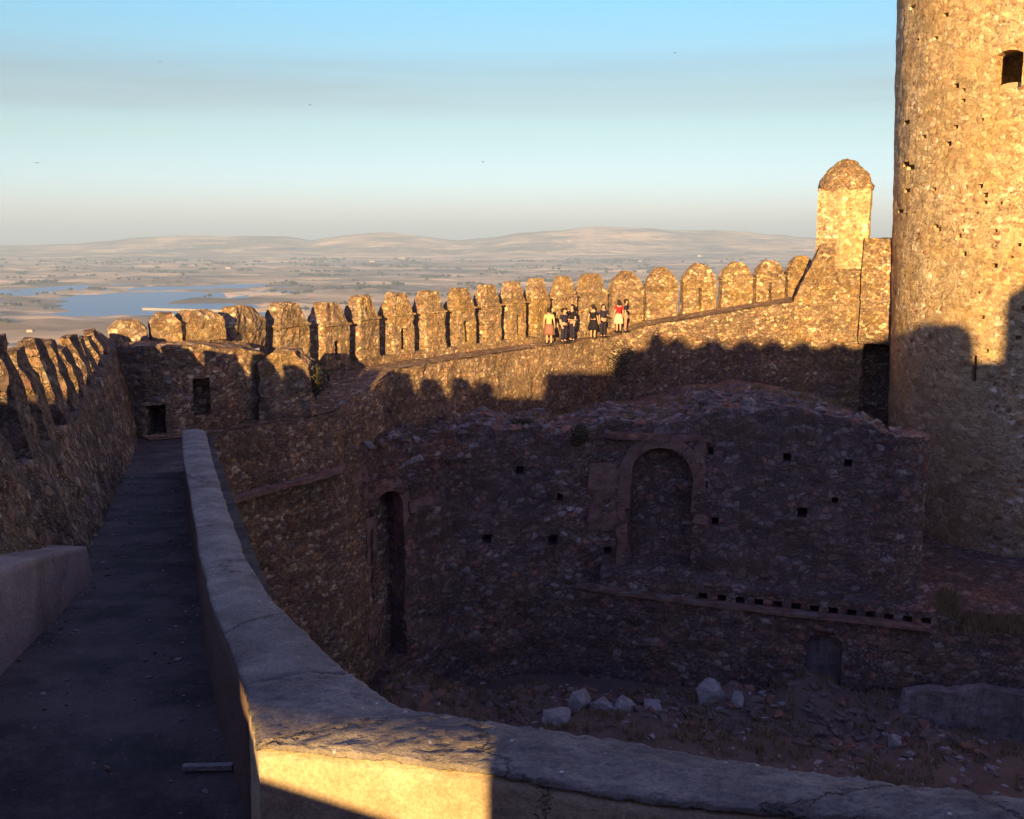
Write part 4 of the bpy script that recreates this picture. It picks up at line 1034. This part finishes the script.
    bm = bmesh.new(); bmesh.ops.create_uvsphere(bm, u_segments=14, v_segments=10, radius=.112 * k)
    for v in bm.verts:
        v.co.y *= 1.05; v.co.z *= 1.1
        if v.co.y < -.02 * k and v.co.z < .04 * k: v.co.y = -.02 * k
        if hairlong and v.co.z < -.03 * k: v.co.z *= 2.2
    bmesh.ops.translate(bm, verts=bm.verts[:], vec=(0, .012 * k, 1.60 * k)); me = bpy.data.meshes.new('hair'); bm.to_mesh(me); bm.free(); me.materials.append(M['hair'])
    for p_ in me.polygons: p_.use_smooth = True
    o = bpy.data.objects.new('hair', me); COL.objects.link(o); o.parent = t
    # shoes
    for s in (-1, 1):
        v, f = box((s * .115 * k, -.06 * k, 0), .09 * k, .25 * k, .07 * k); o = mesh_obj('shoe', v, f, M['black'], None, world=False); o.parent = t
    return t
ZW = -4.83
def pp_(px, py, z): q = PZ(px, py, z); print('P', px, q.x, q.y); return (q.x, q.y, z)
person(pp_(549, 344.3, ZW), R(170), 'person in a pale yellow shirt and brown skirt seen from behind', M['yellow'], M['brown'], True, 1.68)
stout_ = person(pp_(564, 342.2, ZW), R(60), 'stout person in dark blue, just right of the yellow shirt', M['navy'], M['navy'], False, 1.60, 1)
stout_.scale = (1.5, 1.5, 1)
person(pp_(572, 341.3, ZW), R(-60), 'taller dark haired person in black beside the stout one in blue', M['black'], M['navy'], False, 1.76)
person(pp_(593, 338.6, ZW), R(150), 'person in black with one pale bare forearm, in the middle of the walk', M['black'], M['black'], True, 1.66)
person(pp_(603, 337.2, ZW), R(30), 'person in dark navy facing the camera, right of the bare forearm', M['navy'], M['navy'], False, 1.64, 1)
person(pp_(618.5, 332, -4.55), R(200), 'person in a bright red top and pale skirt', M['red'], M['white'], True, 1.58, 0, True)
person(pp_(625.5, 331.5, -4.5), R(80), 'person in a dark top and salmon trousers, rightmost of the visitors', M['navy'], M['pink'], False, 1.56, 1)

# ------------------------------------------------------------------ wall and stair landing behind the camera (unseen; wall outline shaped to cast the courtyard's shade)
sw = thing('curtain_wall', 'unseen merloned curtain wall behind the viewpoint, outline shaped for its shadows', 'castle wall', (4, -3.5, -3.3))
SY = -3.0
tE = math.tan(SUN_EL) / math.cos(0); tA = math.tan(SUN_AZ_TRAVEL); tS = math.tan(SUN_EL) / math.cos(SUN_AZ_TRAVEL)
def back(p):   # where the sun ray through p crosses the wall behind
    d = p.y - SY; return p.x - d * tA, p.z + d * tS
def hitp(px, py): return tower_hit(px, py) if px >= 895 else P(px, py, 50.6)
prof_ = [(-32, .4), (-5.6, .4), (-5.5, 1.55), (-2.75, 1.6)]
for px, py in ((622,350), (700,345), (800,346), (880,346), (915,336), (945,337), (964,342), (966,361), (1004,361), (1040,361)):
    x, z = back(hitp(px, py)); prof_.append((max(x, prof_[-1][0] + .03), z))
prof_.append((40, prof_[-1][1]))
st = [(x, SY, x, SY - .7, z, z, -22) for x, z in prof_]
shw = wall('wall_face', st, M['curtain'], sw, .4, .35, .03, 1.4, .02)
# small splayed opening low in that wall, shaped to pass the parapet's sun patch
v, f = prism([(-2.72, -1.33), (-1.12, -1.70), (-1.12, -1.11), (-2.72, -1.11)], Vector((0, SY + .4, 0)), Vector((1, 0, 0)), Vector((0, 0, 1)), Vector((-.28, -2, 0)))
boolean(shw, [cutter(v, f)])
BUMPS = [(656,331,49.9), (676,337,50.2), (713,338,50.5), (745,338.5,50.9), (773,339,51.2), (802,340,51.4), (837,342,51.5), (872,340,51.5), (906,331,41.5), (928,322,39), (951,322,37.5)]
for k, (px, py, Y) in enumerate(BUMPS):
    p = P(px, py, Y) if px < 895 else tower_hit(px, py)
    x, z = back(p); nxt = BUMPS[k + 1] if k < len(BUMPS) - 1 else None
    put_merlon(sw, Vector((x, SY, 1.5)), math.pi, 1.45 if px > 660 else .9, .7, z - 1.5, 'round', False, k + 70, M['merlon'], False, .2)
x, z = back(tower_hit(1015, 290))
st = [(x - .25, SY, x - .25, SY - 3, z - .2, z, -22), (x + .6, SY, x + .6, SY - 3, z + .4, z + .4, -22), (x + 8, SY, x + 8, SY - 3, z + .6, z + .6, -22)]
wall('shade_block', st, M['curtain'], sw, .4, .4, .05, 1.4)  # unseen block added to cast the broad shadow on the round tower
v, f = box((.6, -1.3, -3.28), 2.4, 2.6, 1.62); o = mesh_obj('stair_landing', v, f, M['greyplaster']); tag(o, 'plain raised landing under the viewpoint', 'landing')

# ------------------------------------------------------------------ birds
BIRDS = [(37,163,70,'tiny dark bird lowest at the far left of the sky'), (160,62,90,'tiny dark bird high in the left sky'), (310,105,80,'tiny dark bird in the grey cloud band'), (483,162,75,'dark gliding bird low in the middle of the sky'), (675,53,90,'tiny dark bird high right of centre, above the clouds')]
for k, (px, py, Y, lab) in enumerate(BIRDS):
    p = P(px, py, Y); t = thing('bird', lab, 'bird', p, .5 * k, 'birds in the sky')
    s = .07
    me = rock_mesh(1, s * .5, s * 1.4, s * .4, M['feather'], 'body', 2); o = bpy.data.objects.new('body', me); COL.objects.link(o); o.parent = t
    for sg in (-1, 1):
        vs = [(0, s*.5, 0), (0, -s*.5, 0), (sg*s*1.4, -s*.3, s*.5), (sg*s*1.4, s*.6, s*.5), (sg*s*2.6, -s*.5, s*.2)]; vs += [(x_, y_, z_ - .01) for x_, y_, z_ in vs]
        fs = [(0,1,2,3), (3,2,4), (5,8,7,6), (8,9,7), (0,3,8,5), (3,4,9,8), (1,6,7,2), (2,7,9,4)]
        o = mesh_obj('wing', vs, fs, M['feather'], None, world=False); o.parent = t
